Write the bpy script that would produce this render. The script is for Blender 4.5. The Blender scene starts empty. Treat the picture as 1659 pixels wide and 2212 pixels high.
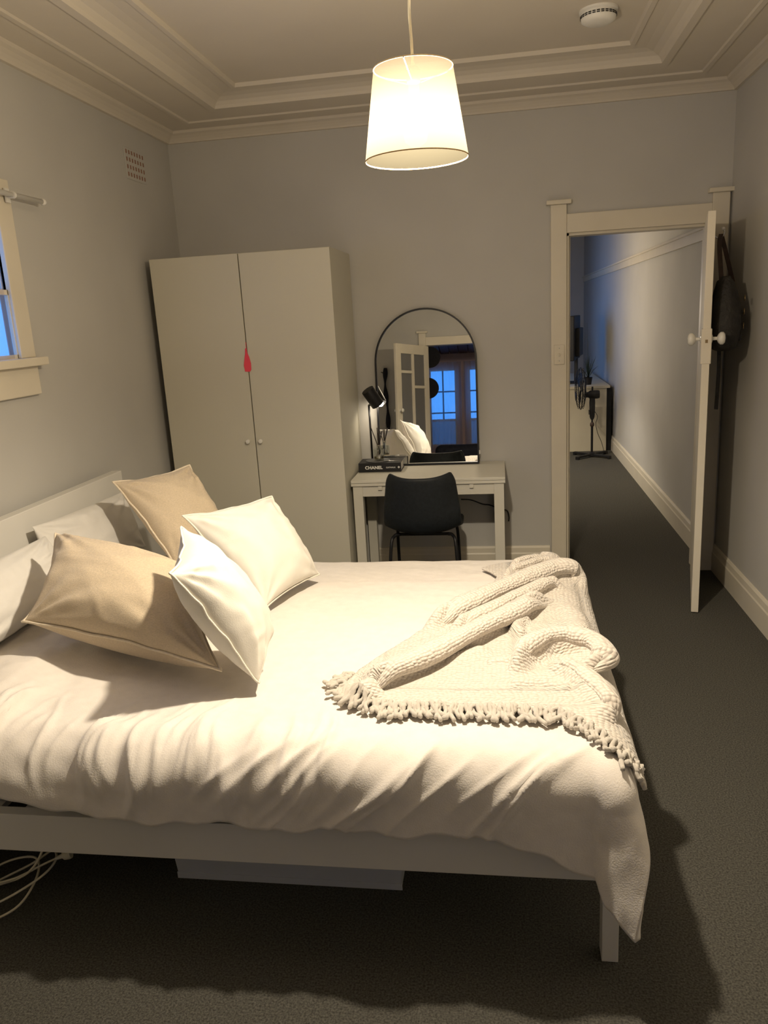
import bpy, math, random
import numpy as np
from mathutils import Vector, Matrix
random.seed(7)
RNG = np.random.default_rng(7)
S = bpy.context.scene
COL = S.collection
PI = math.pi

# ------------------------------------------------------------------ camera, world, exposure
CAM_POS = Vector((0.0, 0.0, 1.62))
PITCH, YAW, ROLL, FPX = math.radians(14.058), math.radians(-9.060), math.radians(-3.307), 1673.0
fw = Vector((math.sin(YAW) * math.cos(PITCH), math.cos(YAW) * math.cos(PITCH), -math.sin(PITCH)))
rt = Vector((math.cos(YAW), -math.sin(YAW), 0))
up = rt.cross(fw)
r2 = rt * math.cos(ROLL) + up * math.sin(ROLL)
u2 = -rt * math.sin(ROLL) + up * math.cos(ROLL)
cd = bpy.data.cameras.new('camera')
cam = bpy.data.objects.new('camera', cd)
COL.objects.link(cam)
cam.matrix_world = Matrix(((r2.x, u2.x, -fw.x, CAM_POS.x), (r2.y, u2.y, -fw.y, CAM_POS.y), (r2.z, u2.z, -fw.z, CAM_POS.z), (0, 0, 0, 1)))
cd.sensor_fit = 'HORIZONTAL'
cd.sensor_width = 36.0
cd.lens = 36.0 * FPX / 1659.0
cd.clip_start = 0.02
S.camera = cam

w = bpy.data.worlds.new('dusk_sky')
S.world = w
w.use_nodes = True
wn = w.node_tree
bg = wn.nodes['Background']
bg.inputs['Color'].default_value = (0.07, 0.34, 1.0, 1)
bg.inputs['Strength'].default_value = 1.7

S.view_settings.view_transform = 'Standard'
S.view_settings.look = 'None'
S.view_settings.exposure = 0.16
S.view_settings.gamma = 1.0
S.view_settings.use_curve_mapping = False
S.cycles.max_bounces = 6
S.cycles.adaptive_threshold = 0.04
S.cycles.diffuse_bounces = 3
S.cycles.glossy_bounces = 3
S.cycles.transmission_bounces = 3
S.cycles.transparent_max_bounces = 6

LAMP = Vector((-0.19, 2.0, 2.045))      # bulb of the pendant
def point_light(name, loc, power, color, radius, parent=None):
    l = bpy.data.lights.new(name, 'POINT')
    l.energy = power
    l.color = color
    l.shadow_soft_size = radius
    o = bpy.data.objects.new(name, l)
    COL.objects.link(o)
    o.location = loc
    if parent:
        o.parent = parent
    return o
WARM = (1.0, 0.86, 0.66)

# ------------------------------------------------------------------ materials
MATS = {}
def mat(name, col, rough=0.6, metal=0.0, var=0.0, vscale=8.0, bump=0.0, bscale=60.0, spec=0.4, sheen=0.0, stretch=None, coat=0.0):
    m = bpy.data.materials.new(name)
    m.use_nodes = True
    nt = m.node_tree
    b = nt.nodes['Principled BSDF']
    b.inputs['Base Color'].default_value = (*col, 1)
    b.inputs['Roughness'].default_value = rough
    b.inputs['Metallic'].default_value = metal
    b.inputs['Specular IOR Level'].default_value = spec
    if sheen:
        b.inputs['Sheen Weight'].default_value = sheen
    if coat:
        b.inputs['Coat Weight'].default_value = coat
    tc = nt.nodes.new('ShaderNodeTexCoord')
    mp = nt.nodes.new('ShaderNodeMapping')
    nt.links.new(tc.outputs['Object'], mp.inputs['Vector'])
    if stretch:
        mp.inputs['Scale'].default_value = stretch
    if var:
        n = nt.nodes.new('ShaderNodeTexNoise')
        n.inputs['Scale'].default_value = vscale
        n.inputs['Detail'].default_value = 2
        nt.links.new(mp.outputs['Vector'], n.inputs['Vector'])
        r = nt.nodes.new('ShaderNodeValToRGB')
        r.color_ramp.elements[0].position = 0.3
        r.color_ramp.elements[1].position = 0.7
        r.color_ramp.elements[0].color = (*[max(0, c * (1 - var)) for c in col], 1)
        r.color_ramp.elements[1].color = (*[min(1, c * (1 + var)) for c in col], 1)
        nt.links.new(n.outputs['Fac'], r.inputs['Fac'])
        nt.links.new(r.outputs['Color'], b.inputs['Base Color'])
    if bump:
        n2 = nt.nodes.new('ShaderNodeTexNoise')
        n2.inputs['Scale'].default_value = bscale
        n2.inputs['Detail'].default_value = 2
        nt.links.new(mp.outputs['Vector'], n2.inputs['Vector'])
        bp = nt.nodes.new('ShaderNodeBump')
        bp.inputs['Strength'].default_value = bump
        bp.inputs['Distance'].default_value = 0.01
        nt.links.new(n2.outputs['Fac'], bp.inputs['Height'])
        nt.links.new(bp.outputs['Normal'], b.inputs['Normal'])
    MATS[name] = m
    return m

def emis(name, col, strength):
    m = bpy.data.materials.new(name)
    m.use_nodes = True
    b = m.node_tree.nodes['Principled BSDF']
    b.inputs['Base Color'].default_value = (*col, 1)
    b.inputs['Emission Color'].default_value = (*col, 1)
    b.inputs['Emission Strength'].default_value = strength
    MATS[name] = m
    return m

def mixmat(name, parts):
    """parts: list of (weight, builder(nt)->shader output); weights sum to one"""
    m = bpy.data.materials.new(name)
    m.use_nodes = True
    nt = m.node_tree
    out = nt.nodes['Material Output']
    nt.nodes.remove(nt.nodes['Principled BSDF'])
    cur = None
    acc = 0.0
    for wgt, fn in parts:
        sh = fn(nt)
        acc += wgt
        if cur is None:
            cur = sh
        else:
            mx = nt.nodes.new('ShaderNodeMixShader')
            mx.inputs[0].default_value = wgt / acc
            nt.links.new(cur, mx.inputs[1])
            nt.links.new(sh, mx.inputs[2])
            cur = mx.outputs[0]
    nt.links.new(cur, out.inputs['Surface'])
    MATS[name] = m
    return m
def bs(kind, col, **kw):
    def f(nt):
        n = nt.nodes.new(kind)
        n.inputs['Color'].default_value = (*col, 1)
        for k, v in kw.items():
            n.inputs[k].default_value = v
        return n.outputs[0]
    return f

mat('wall_paint', (0.555, 0.54, 0.505), 0.75, var=0.03, vscale=2.5)
mat('ceiling_paint', (0.66, 0.60, 0.51), 0.8, var=0.02, vscale=3)
mat('trim_paint', (0.74, 0.68, 0.56), 0.4, var=0.03, vscale=6)
mat('door_paint', (0.76, 0.70, 0.58), 0.4, var=0.03, vscale=6)
mat('carpet', (0.148, 0.142, 0.122), 0.95, var=0.45, vscale=190, bump=0.9, bscale=600, spec=0.05)
mat('white_laminate', (0.66, 0.63, 0.54), 0.35, var=0.015, vscale=3)
mat('wardrobe_laminate', (0.60, 0.57, 0.47), 0.42, var=0.015, vscale=2)
mat('bed_paint', (0.72, 0.70, 0.65), 0.4, var=0.02, vscale=5)
mat('mattress_cloth', (0.74, 0.71, 0.66), 0.8, var=0.03, bump=0.1, bscale=120)
mat('duvet_linen', (0.80, 0.745, 0.68), 0.85, var=0.03, vscale=30, bump=0.12, bscale=260, sheen=0.2)
mat('white_cotton', (0.75, 0.715, 0.635), 0.85, var=0.02, vscale=20, bump=0.08, bscale=280, sheen=0.15)
mat('grey_cotton', (0.72, 0.695, 0.65), 0.85, var=0.02, vscale=20, bump=0.08, bscale=280, sheen=0.15)
mat('beige_linen', (0.60, 0.49, 0.345), 0.9, var=0.10, vscale=160, bump=0.25, bscale=330, sheen=0.2, stretch=(1, 1, 3))
mat('beige_piping', (0.74, 0.64, 0.49), 0.85, var=0.05, vscale=80, bump=0.2, bscale=300)
mat('white_piping', (0.80, 0.75, 0.65), 0.85, var=0.03, vscale=80, bump=0.2, bscale=300)
mat('black_metal', (0.012, 0.012, 0.014), 0.4, metal=0.3, var=0.1, vscale=30)
mat('black_plastic', (0.012, 0.012, 0.014), 0.5, var=0.2, vscale=20)
mat('black_vinyl', (0.010, 0.013, 0.016), 0.55, var=0.25, vscale=60, bump=0.15, bscale=300)
mat('book_black', (0.010, 0.010, 0.012), 0.5, var=0.1, vscale=30)
mat('page_white', (0.55, 0.53, 0.50), 0.8, var=0.08, vscale=200, stretch=(1, 1, 12))
mat('letter_white', (0.85, 0.85, 0.82), 0.6, var=0.02)
mat('pink_plastic', (0.85, 0.07, 0.11), 0.5, var=0.05)
mat('knob_white', (0.80, 0.78, 0.72), 0.2, var=0.02, coat=0.5)
mat('terracotta', (0.30, 0.16, 0.11), 0.8, var=0.15, vscale=60)
mat('plastic_white', (0.78, 0.76, 0.71), 0.4, var=0.02)
mat('box_plastic', (0.62, 0.64, 0.67), 0.4, var=0.03)
mat('cord_white', (0.78, 0.72, 0.55), 0.5, var=0.05, vscale=30)
mat('brass_old', (0.28, 0.20, 0.10), 0.4, metal=0.8, var=0.2, vscale=40)
mat('steel', (0.55, 0.55, 0.55), 0.3, metal=1.0, var=0.05)
mat('leather_dark', (0.022, 0.020, 0.019), 0.6, var=0.35, vscale=25, bump=0.5, bscale=70)
mat('strap_brown', (0.05, 0.028, 0.020), 0.55, var=0.2, vscale=30, bump=0.2, bscale=100)
mat('reed_dark', (0.025, 0.018, 0.015), 0.8, var=0.3, vscale=60)
mat('slate_grey', (0.10, 0.10, 0.10), 0.7, var=0.2, vscale=30)
mat('timber_red', (0.13, 0.07, 0.06), 0.5, var=0.3, vscale=14, stretch=(6, 0.6, 6))
mat('pink_wall', (0.62, 0.46, 0.42), 0.7, var=0.06, vscale=4)
mat('hat_felt', (0.012, 0.012, 0.016), 0.95, var=0.2, vscale=60, bump=0.2, bscale=200)
mat('dark_cloth', (0.012, 0.013, 0.022), 0.9, var=0.3, vscale=30, bump=0.3, bscale=90)
mat('cabinet_cream', (0.62, 0.57, 0.45), 0.5, var=0.03, vscale=4)
mat('leaf_green', (0.02, 0.035, 0.02), 0.6, var=0.3, vscale=30)
mat('mirror_silver', (0.86, 0.88, 0.88), 0.0, metal=1.0, var=0.0)
mixmat('window_glass', [(0.9, bs('ShaderNodeBsdfTransparent', (1, 1, 1))), (0.1, bs('ShaderNodeBsdfGlossy', (1, 1, 1), Roughness=0.02))])
mixmat('sheer_voile', [(0.74, bs('ShaderNodeBsdfTransparent', (0.95, 0.95, 1.0))), (0.16, bs('ShaderNodeBsdfTranslucent', (0.8, 0.75, 0.75))), (0.10, bs('ShaderNodeBsdfDiffuse', (0.75, 0.70, 0.70)))])
mixmat('dense_voile', [(0.60, bs('ShaderNodeBsdfTransparent', (0.95, 0.95, 1.0))), (0.28, bs('ShaderNodeBsdfTranslucent', (0.85, 0.80, 0.82))), (0.12, bs('ShaderNodeBsdfDiffuse', (0.75, 0.70, 0.72)))])
mixmat('frosted_glass', [(0.25, bs('ShaderNodeBsdfTransparent', (0.9, 0.9, 0.9))), (0.25, bs('ShaderNodeBsdfTranslucent', (0.5, 0.5, 0.5))), (0.35, bs('ShaderNodeBsdfDiffuse', (0.33, 0.33, 0.33))), (0.15, bs('ShaderNodeBsdfGlossy', (0.8, 0.8, 0.8), Roughness=0.35))])
mixmat('jar_glass', [(0.78, bs('ShaderNodeBsdfTransparent', (0.93, 0.95, 0.94))), (0.22, bs('ShaderNodeBsdfGlossy', (1, 1, 1), Roughness=0.03))])
mixmat('oil_amber', [(0.8, bs('ShaderNodeBsdfTransparent', (0.85, 0.68, 0.25))), (0.2, bs('ShaderNodeBsdfGlossy', (1, 0.9, 0.6), Roughness=0.05))])
SHADE = mixmat('shade_linen', [(0.28, bs('ShaderNodeBsdfTransparent', (1.0, 0.95, 0.86))), (0.708, bs('ShaderNodeBsdfDiffuse', (0.006, 0.0055, 0.004))), (0.012, bs('ShaderNodeBsdfTranslucent', (0.85, 0.73, 0.54)))])
mat('shade_rim', (0.55, 0.40, 0.22), 0.8, var=0.1, vscale=60)
mixmat('bulb_glow', [(0.9, bs('ShaderNodeBsdfTransparent', (1, 1, 1))), (0.1, bs('ShaderNodeEmission', (1.0, 0.85, 0.6), Strength=3.0))])
mat('socket_dark', (0.03, 0.025, 0.02), 0.6)
emis('lamp_glow', (1.0, 0.85, 0.62), 6.0)

def knit_material():
    m = bpy.data.materials.new('chunky_knit')
    m.use_nodes = True
    nt = m.node_tree
    b = nt.nodes['Principled BSDF']
    b.inputs['Roughness'].default_value = 0.9
    b.inputs['Sheen Weight'].default_value = 0.3
    uv = nt.nodes.new('ShaderNodeUVMap')
    mp = nt.nodes.new('ShaderNodeMapping')
    mp.inputs['Scale'].default_value = (78, 105, 1)
    nt.links.new(uv.outputs['UV'], mp.inputs['Vector'])
    v = nt.nodes.new('ShaderNodeTexVoronoi')
    v.inputs['Scale'].default_value = 1.0
    v.inputs['Randomness'].default_value = 0.45
    nt.links.new(mp.outputs['Vector'], v.inputs['Vector'])
    inv = nt.nodes.new('ShaderNodeMath')
    inv.operation = 'SUBTRACT'
    inv.inputs[0].default_value = 1.0
    nt.links.new(v.outputs['Distance'], inv.inputs[1])
    bp = nt.nodes.new('ShaderNodeBump')
    bp.inputs['Strength'].default_value = 1.0
    bp.inputs['Distance'].default_value = 0.006
    nt.links.new(inv.outputs[0], bp.inputs['Height'])
    nt.links.new(bp.outputs['Normal'], b.inputs['Normal'])
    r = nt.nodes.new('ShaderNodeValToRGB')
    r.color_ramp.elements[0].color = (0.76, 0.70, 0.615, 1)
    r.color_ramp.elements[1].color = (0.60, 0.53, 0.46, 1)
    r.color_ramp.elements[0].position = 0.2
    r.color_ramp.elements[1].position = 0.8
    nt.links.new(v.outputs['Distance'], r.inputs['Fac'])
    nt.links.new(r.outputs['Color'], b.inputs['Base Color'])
    MATS['chunky_knit'] = m
knit_material()
mat('yarn', (0.76, 0.70, 0.61), 0.9, var=0.06, vscale=60, bump=0.5, bscale=160, sheen=0.3)

# ------------------------------------------------------------------ mesh helpers
class MB:
    def __init__(s):
        s.v = []
        s.f = []
    def add(s, vs, fs):
        n = len(s.v)
        s.v += [tuple(map(float, p)) for p in vs]
        s.f += [tuple(i + n for i in f) for f in fs]
        return s
    def box(s, x0, x1, y0, y1, z0, z1):
        vs = [(x, y, z) for z in (z0, z1) for y in (y0, y1) for x in (x0, x1)]
        return s.add(vs, [(0, 2, 3, 1), (4, 5, 7, 6), (0, 1, 5, 4), (2, 6, 7, 3), (0, 4, 6, 2), (1, 3, 7, 5)])
    def obox(s, c, ax, ay, az, hx, hy, hz):
        c, ax, ay, az = Vector(c), Vector(ax).normalized(), Vector(ay).normalized(), Vector(az).normalized()
        vs = [c + ax * hx * i + ay * hy * j + az * hz * k for k in (-1, 1) for j in (-1, 1) for i in (-1, 1)]
        return s.add(vs, [(0, 2, 3, 1), (4, 5, 7, 6), (0, 1, 5, 4), (2, 6, 7, 3), (0, 4, 6, 2), (1, 3, 7, 5)])
    def tube(s, pts, rad, n=8, closed=False, caps=True):
        P = [Vector(p) for p in pts]
        R = rad if isinstance(rad, (list, tuple)) else [rad] * len(P)
        m = len(P)
        t0 = (P[1] - P[0]).normalized()
        ref = Vector((0, 0, 1)) if abs(t0.z) < 0.9 else Vector((1, 0, 0))
        a = t0.cross(ref).normalized()
        vs = []
        for i in range(m):
            if closed:
                t = (P[(i + 1) % m] - P[i - 1]).normalized()
            else:
                t = (P[min(i + 1, m - 1)] - P[max(i - 1, 0)]).normalized()
            a = (a - t * a.dot(t)).normalized()
            b = t.cross(a)
            for k in range(n):
                an = 2 * PI * k / n
                vs.append(P[i] + (a * math.cos(an) + b * math.sin(an)) * R[i])
        fs = []
        for i in range(m if closed else m - 1):
            j = (i + 1) % m
            for k in range(n):
                k2 = (k + 1) % n
                fs.append((i * n + k, i * n + k2, j * n + k2, j * n + k))
        if caps and not closed:
            fs.append(tuple(range(n - 1, -1, -1)))
            fs.append(tuple((m - 1) * n + k for k in range(n)))
        return s.add(vs, fs)
    def lathe(s, prof, n=32, origin=(0, 0, 0), axis=(0, 0, 1), capped=True):
        o = Vector(origin)
        az = Vector(axis).normalized()
        ax = az.cross(Vector((0, 1, 0)) if abs(az.y) < 0.9 else Vector((1, 0, 0))).normalized()
        ay = az.cross(ax)
        vs = []
        for r_, z_ in prof:
            for k in range(n):
                an = 2 * PI * k / n
                vs.append(o + az * z_ + (ax * math.cos(an) + ay * math.sin(an)) * r_)
        fs = []
        for i in range(len(prof) - 1):
            for k in range(n):
                k2 = (k + 1) % n
                fs.append((i * n + k, i * n + k2, (i + 1) * n + k2, (i + 1) * n + k))
        if capped:
            fs.append(tuple(range(n - 1, -1, -1)))
            fs.append(tuple((len(prof) - 1) * n + k for k in range(n)))
        return s.add(vs, fs)
    def build(s, name, m, parent=None, smooth=False, bevel=0.0, seg=2, sub=0, auto=None):
        me = bpy.data.meshes.new(name)
        me.from_pydata(s.v, [], s.f)
        me.update()
        import bmesh
        bm = bmesh.new()
        bm.from_mesh(me)
        bmesh.ops.recalc_face_normals(bm, faces=bm.faces)
        bm.to_mesh(me)
        bm.free()
        o = bpy.data.objects.new(name, me)
        COL.objects.link(o)
        me.materials.append(MATS[m] if isinstance(m, str) else m)
        if smooth:
            for p in me.polygons:
                p.use_smooth = True
            if auto:
                me.set_sharp_from_angle(angle=math.radians(auto))
        if bevel:
            md = o.modifiers.new('bevel', 'BEVEL')
            md.width = bevel
            md.segments = seg
            md.limit_method = 'ANGLE'
        if sub:
            md = o.modifiers.new('sub', 'SUBSURF')
            md.levels = md.render_levels = sub
        if parent:
            o.parent = parent
            if parent.type == 'EMPTY':
                o.matrix_parent_inverse = Matrix.Translation(parent.location).inverted()
        return o

def tag(o, label, cat, group=None, kind=None):
    o['label'] = label
    o['category'] = cat
    if group:
        o['group'] = group
    if kind:
        o['kind'] = kind
    return o
def thing(name, loc, label, cat, group=None):
    o = bpy.data.objects.new(name, None)
    COL.objects.link(o)
    o.location = loc
    o.empty_display_size = 0.05
    return tag(o, label, cat, group)
def struct(name, mb, m, label, cat, bevel=0.0, parent=None, smooth=False):
    o = mb.build(name, m, parent, bevel=bevel, smooth=smooth)
    if parent is None:
        o['kind'] = 'structure'
        o['label'] = label
        o['category'] = cat
    return o
def kid(o, parent):
    o.parent = parent
    return o

def vnoise(x, y, seed=0, octaves=3):
    """smooth value noise, numpy arrays in, about -1..1 out"""
    out = np.zeros_like(x, dtype=float)
    amp, tot = 1.0, 0.0
    for oc in range(octaves):
        rg = np.random.default_rng(seed * 31 + oc)
        T = rg.uniform(-1, 1, (64, 64))
        xi = np.floor(x).astype(int)
        yi = np.floor(y).astype(int)
        fx = x - xi
        fy = y - yi
        fx = fx * fx * (3 - 2 * fx)
        fy = fy * fy * (3 - 2 * fy)
        g = lambda i, j: T[(xi + i) % 64, (yi + j) % 64]
        out += amp * ((g(0, 0) * (1 - fx) + g(1, 0) * fx) * (1 - fy) + (g(0, 1) * (1 - fx) + g(1, 1) * fx) * fy)
        tot += amp
        amp *= 0.5
        x = x * 2 + 17.3
        y = y * 2 + 9.1
    return out / tot

def bez(pts, n=12):
    """Catmull-Rom through points"""
    P = [Vector(p) for p in pts]
    P = [P[0] * 2 - P[1]] + P + [P[-1] * 2 - P[-2]]
    out = []
    for i in range(1, len(P) - 2):
        for k in range(n):
            t = k / n
            a, b, c, d = P[i - 1], P[i], P[i + 1], P[i + 2]
            out.append(0.5 * ((2 * b) + (c - a) * t + (2 * a - 5 * b + 4 * c - d) * t * t + (3 * b - a - 3 * c + d) * t ** 3))
    out.append(P[-2])
    return out

# ------------------------------------------------------------------ the room shell
XL, XR, YF, YB = -1.947, 1.275, -0.5, 4.8
XH = 1.252                      # right wall of the hall
TH = 0.12
ZC = 2.9
# floor (one carpet through bedroom, hall and front room)
struct('floor', MB().box(-3.2, 1.6, -3.2, 12.6, -0.1, 0.0), 'carpet', 'dark grey carpet covering the bedroom and hall floor', 'floor')

# left wall with the window opening
WY0, WY1, WZ0, WZ1 = 1.55, 2.968, 1.53, 2.12
m = MB()
TL = 0.035
m.box(XL - TL, XL, YF - TH, WY0, 0, ZC).box(XL - TL, XL, WY1, YB + TH, 0, ZC)
m.box(XL - TL, XL, WY0, WY1, 0, WZ0).box(XL - TL, XL, WY0, WY1, WZ1, ZC)
struct('wall_left', m, 'wall_paint', 'grey painted wall behind the headboard with the window', 'wall')
# back wall with the door opening
DX0, DX1, DZ = 0.385, 1.172, 2.03
m = MB()
m.box(XL, DX0, YB, YB + TH, 0, ZC).box(DX1, XR + TH, YB, YB + TH, 0, ZC).box(DX0, DX1, YB, YB + TH, DZ, ZC)
struct('wall_back', m, 'wall_paint', 'grey painted wall behind wardrobe, desk and mirror', 'wall')
m = MB().box(XR, XR + TH, YF - TH, YB, 0, ZC)
struct('wall_right', m, 'wall_paint', 'grey painted wall at the right beside the open door', 'wall')
# front wall behind the viewer with the french door opening
FX0, FX1 = -0.94, 0.42
m = MB()
m.box(XL, FX0, YF - TH, YF, 0, ZC).box(FX1, XR, YF - TH, YF, 0, ZC).box(FX0, FX1, YF - TH, YF, 2.02, ZC)
struct('wall_front', m, 'wall_paint', 'grey wall with the french door opening, seen in the mirror', 'wall')
# hall
m = MB().box(XH, XH + TH, YB + TH, 12.4, 0, ZC)
struct('wall_hall_right', m, 'wall_paint', 'hall wall running away beyond the bedroom door', 'wall')
m = MB()
HX = -0.35
m.box(0.13, 0.25, YB + TH, 6.1, 0, ZC).box(HX - TH, 0.25, 6.1, 6.22, 0, ZC)
m.box(HX - TH, HX, 6.22, 8.7, 0, ZC).box(HX - TH, HX, 10.6, 12.4, 0, ZC).box(HX - TH, HX, 8.7, 10.6, 0, 0.95).box(HX - TH, HX, 8.7, 10.6, 2.25, ZC)
struct('wall_hall_left', m, 'wall_paint', 'left wall of the hall and the room beyond', 'wall')
m = MB().box(HX - TH, XH + TH, 12.4, 12.52, 0, ZC)
struct('wall_hall_end', m, 'wall_paint', 'far end wall seen through the open door', 'wall')
struct('ceiling_hall', MB().box(HX - TH, XH + TH, YB + TH, 12.52, 2.75, 2.9), 'ceiling_paint', 'plain ceiling of the hall beyond the door', 'ceiling')

# bedroom ceiling: cornice and stepped mouldings
def ring(mb, prof, cap=False):
    vs, fs = [], []
    for d, z in prof:
        vs += [(XL + d, YF + d, z), (XR - d, YF + d, z), (XR - d, YB - d, z), (XL + d, YB - d, z)]
    for i in range(len(prof) - 1):
        for k in range(4):
            k2 = (k + 1) % 4
            fs.append((i * 4 + k, i * 4 + k2, i * 4 + 4 + k2, i * 4 + 4 + k))
    if cap:
        n = (len(prof) - 1) * 4
        fs.append((n, n + 1, n + 2, n + 3))
    mb.add(vs, fs)
m = MB()
ring(m, [(-0.002, 2.694), (0.018, 2.694), (0.022, 2.704), (0.034, 2.716), (0.05, 2.728), (0.068, 2.736), (0.072, 2.752), (0.10, 2.752)])
struct('trim_1', m, 'ceiling_paint', 'white plaster cornice round the top of the bedroom walls', 'cornice')
m = MB()
ring(m, [(0.07, 2.75), (0.205, 2.75), (0.208, 2.741), (0.232, 2.741), (0.236, 2.75), (0.435, 2.75), (0.44, 2.738), (0.478, 2.738), (0.484, 2.752),
         (0.50, 2.768), (0.53, 2.781), (0.57, 2.788), (0.625, 2.79), (0.63, 2.782), (0.652, 2.782), (0.658, 2.80)], cap=True)
struct('ceiling', m, 'ceiling_paint', 'plaster ceiling with stepped mouldings above the bed', 'ceiling')
struct('ceiling_roof', MB().box(XL - TH, XR + TH, YF - TH, YB + TH, 2.9, 3.0), 'ceiling_paint', 'roof slab above the bedroom ceiling', 'ceiling')

# skirting boards
def skirt(name, p0, p1, nrm, h=0.165, label=''):
    """profile swept from p0 to p1; nrm points into the room"""
    p0, p1, nrm = Vector(p0), Vector(p1), Vector(nrm)
    prof = [(0, 0), (0.02, 0), (0.02, h * 0.70), (0.016, h * 0.75), (0.013, h * 0.93), (0.006, h), (0, h)]
    n = len(prof)
    vs = [p + nrm * d + Vector((0, 0, z)) for p in (p0, p1) for d, z in prof]
    fs = [(i, (i + 1) % n, n + (i + 1) % n, n + i) for i in range(n)] + [tuple(range(n)), tuple(range(2 * n - 1, n - 1, -1))]
    return struct(name, MB().add(vs, fs), 'trim_paint', label, 'skirting')
skirt('baseboard_right', (XR, YF, 0), (XR, YB, 0), (-1, 0, 0), label='white skirting along the right bedroom wall')
skirt('baseboard_back', (-0.87, YB, 0), (0.285, YB, 0), (0, -1, 0), label='white skirting below the desk on the back wall')
skirt('baseboard_left', (XL, YF, 0), (XL, 4.2, 0), (1, 0, 0), label='white skirting behind the bed head')
skirt('baseboard_hall', (XH, YB + TH, 0), (XH, 12.4, 0), (-1, 0, 0), label='white skirting along the hall wall beyond the door')
skirt('baseboard_front', (XL, YF, 0), (-1.05, YF, 0), (0, 1, 0), label='white skirting on the front wall')
# picture rail in the hall
m = MB()
m.box(XH - 0.022, XH, YB + TH, 12.3, 1.97, 2.03).box(XH - 0.04, XH, YB + TH, 12.3, 2.03, 2.045)
struct('trim_2', m, 'trim_paint', 'white picture rail high on the hall wall', 'picture rail')

# door casing of the bedroom door: posts with cap blocks and a lintel
def casing(name, x0, x1, ysurf, sgn, ztop, label, wpost=0.09):
    y0, y1 = sorted((ysurf, ysurf + sgn * 0.028))
    yc0, yc1 = sorted((ysurf, ysurf + sgn * 0.05))
    root = MB().box(x0 + 0.0, x1, *sorted((ysurf, ysurf + sgn * 0.024)), ztop, ztop + 0.103).build(name, 'trim_paint', bevel=0.003)
    root['kind'] = 'structure'
    root['label'] = label
    root['category'] = 'door frame'
    for xa, xb in ((x0 - wpost, x0), (x1, x1 + wpost)):
        MB().box(xa, xb, y0, y1, 0, ztop + 0.155).build('post', 'trim_paint', root, bevel=0.003)
        MB().box(xa - 0.024, xb + 0.024, yc0, yc1, ztop + 0.155, ztop + 0.178).build('cap_block', 'trim_paint', root, bevel=0.003)
    return root
ca = casing('trim_3', DX0, DX1, YB, -1, DZ, 'white timber frame of the open bedroom door with square cap blocks')
j = MB()
j.box(DX0 - 0.001, DX0 + 0.014, YB, YB + TH, 0, DZ).box(DX1 - 0.014, DX1 + 0.001, YB, YB + TH, 0, DZ).box(DX0, DX1, YB, YB + TH, DZ - 0.014, DZ + 0.001)
j.box(DX0 + 0.014, DX0 + 0.026, YB + 0.05, YB + 0.085, 0, DZ - 0.014)
j.build('jamb_lining', 'trim_paint', ca)
cf = casing('trim_4', FX0, FX1, YF, 1, 2.02, 'white timber frame of the french door opening, seen in the mirror')
MB().box(FX0 - 0.001, FX0 + 0.014, YF - TH, YF, 0, 2.02).box(FX1 - 0.014, FX1, YF - TH, YF, 0, 2.02).build('jamb_lining', 'trim_paint', cf)

# window in the left wall
win = MB().box(XL - 0.036, XL + 0.020, WY1, WY1 + 0.10, WZ0 + 0.012, 2.235).build('window_1', 'trim_paint', bevel=0.004)
win['kind'] = 'structure'
win['label'] = 'white framed window in the left wall with blue dusk outside'
win['category'] = 'window'
MB().box(XL - 0.036, XL + 0.028, WY0 - 0.10, WY0, WZ0 + 0.012, 2.235).build('post', 'trim_paint', win, bevel=0.004)
MB().box(XL, XL + 0.024, WY0, WY1, WZ1, WZ1 + 0.105).build('window_head', 'trim_paint', win, bevel=0.003)
MB().box(XL - TL, XL + 0.062, WY0 - 0.14, WY1 + 0.122, WZ0 - 0.022, WZ0 + 0.012).build('window_sill', 'trim_paint', win, bevel=0.004)
MB().box(XL, XL + 0.026, WY0 - 0.11, WY1 + 0.092, WZ0 - 0.14, WZ0 - 0.022).build('apron', 'trim_paint', win, bevel=0.004)
zmid = 1.80
for (z0, z1, xo) in ((zmid, WZ1, -0.022), (WZ0 + 0.012, zmid + 0.012, -0.003)):
    sa = MB()
    x0, x1 = XL + xo - 0.008, XL + xo + 0.008
    sa.box(x0, x1, WY0, WY1, z0, z0 + 0.016).box(x0, x1, WY0, WY1, z1 - 0.02, z1)
    sa.box(x0, x1, WY0, WY0 + 0.04, z0, z1).box(x0, x1, WY1 - 0.004, WY1, z0, z1)
    so = sa.build('sash', 'trim_paint', win)
    MB().box(XL + xo - 0.003, XL + xo + 0.003, WY0 + 0.04, WY1 - 0.004, z0 + 0.016, z1 - 0.02).build('pane', 'window_glass', so)
# the voile hanging inside the frame
def voile(name, p0, p1, z0, z1, amp, waves, seed, parent=None, m_='sheer_voile'):
    p0, p1 = Vector(p0), Vector(p1)
    d = (p1 - p0)
    L = d.length
    d = d / L
    n_ = Vector((-d.y, d.x, 0))
    nx, nz = max(24, int(waves * 10)), 10
    vs, fs = [], []
    rg = random.Random(seed)
    ph = [rg.uniform(0, 6.28) for _ in range(3)]
    for k in range(nz + 1):
        t = k / nz
        for i in range(nx + 1):
            u = i / nx
            a_ = amp * (0.45 + 0.55 * t)
            off = a_ * (math.sin(u * waves * 2 * PI + ph[0] + 0.5 * t) + 0.4 * math.sin(u * waves * 3.7 * PI + ph[1]))
            p = p0 + d * (u * L) + n_ * off
            vs.append((p.x, p.y, z1 + (z0 - z1) * t))
    for k in range(nz):
        for i in range(nx):
            a_ = k * (nx + 1) + i
            fs.append((a_, a_ + 1, a_ + nx + 2, a_ + nx + 1))
    return MB().add(vs, fs).build(name, m_, parent, smooth=True)
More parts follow.
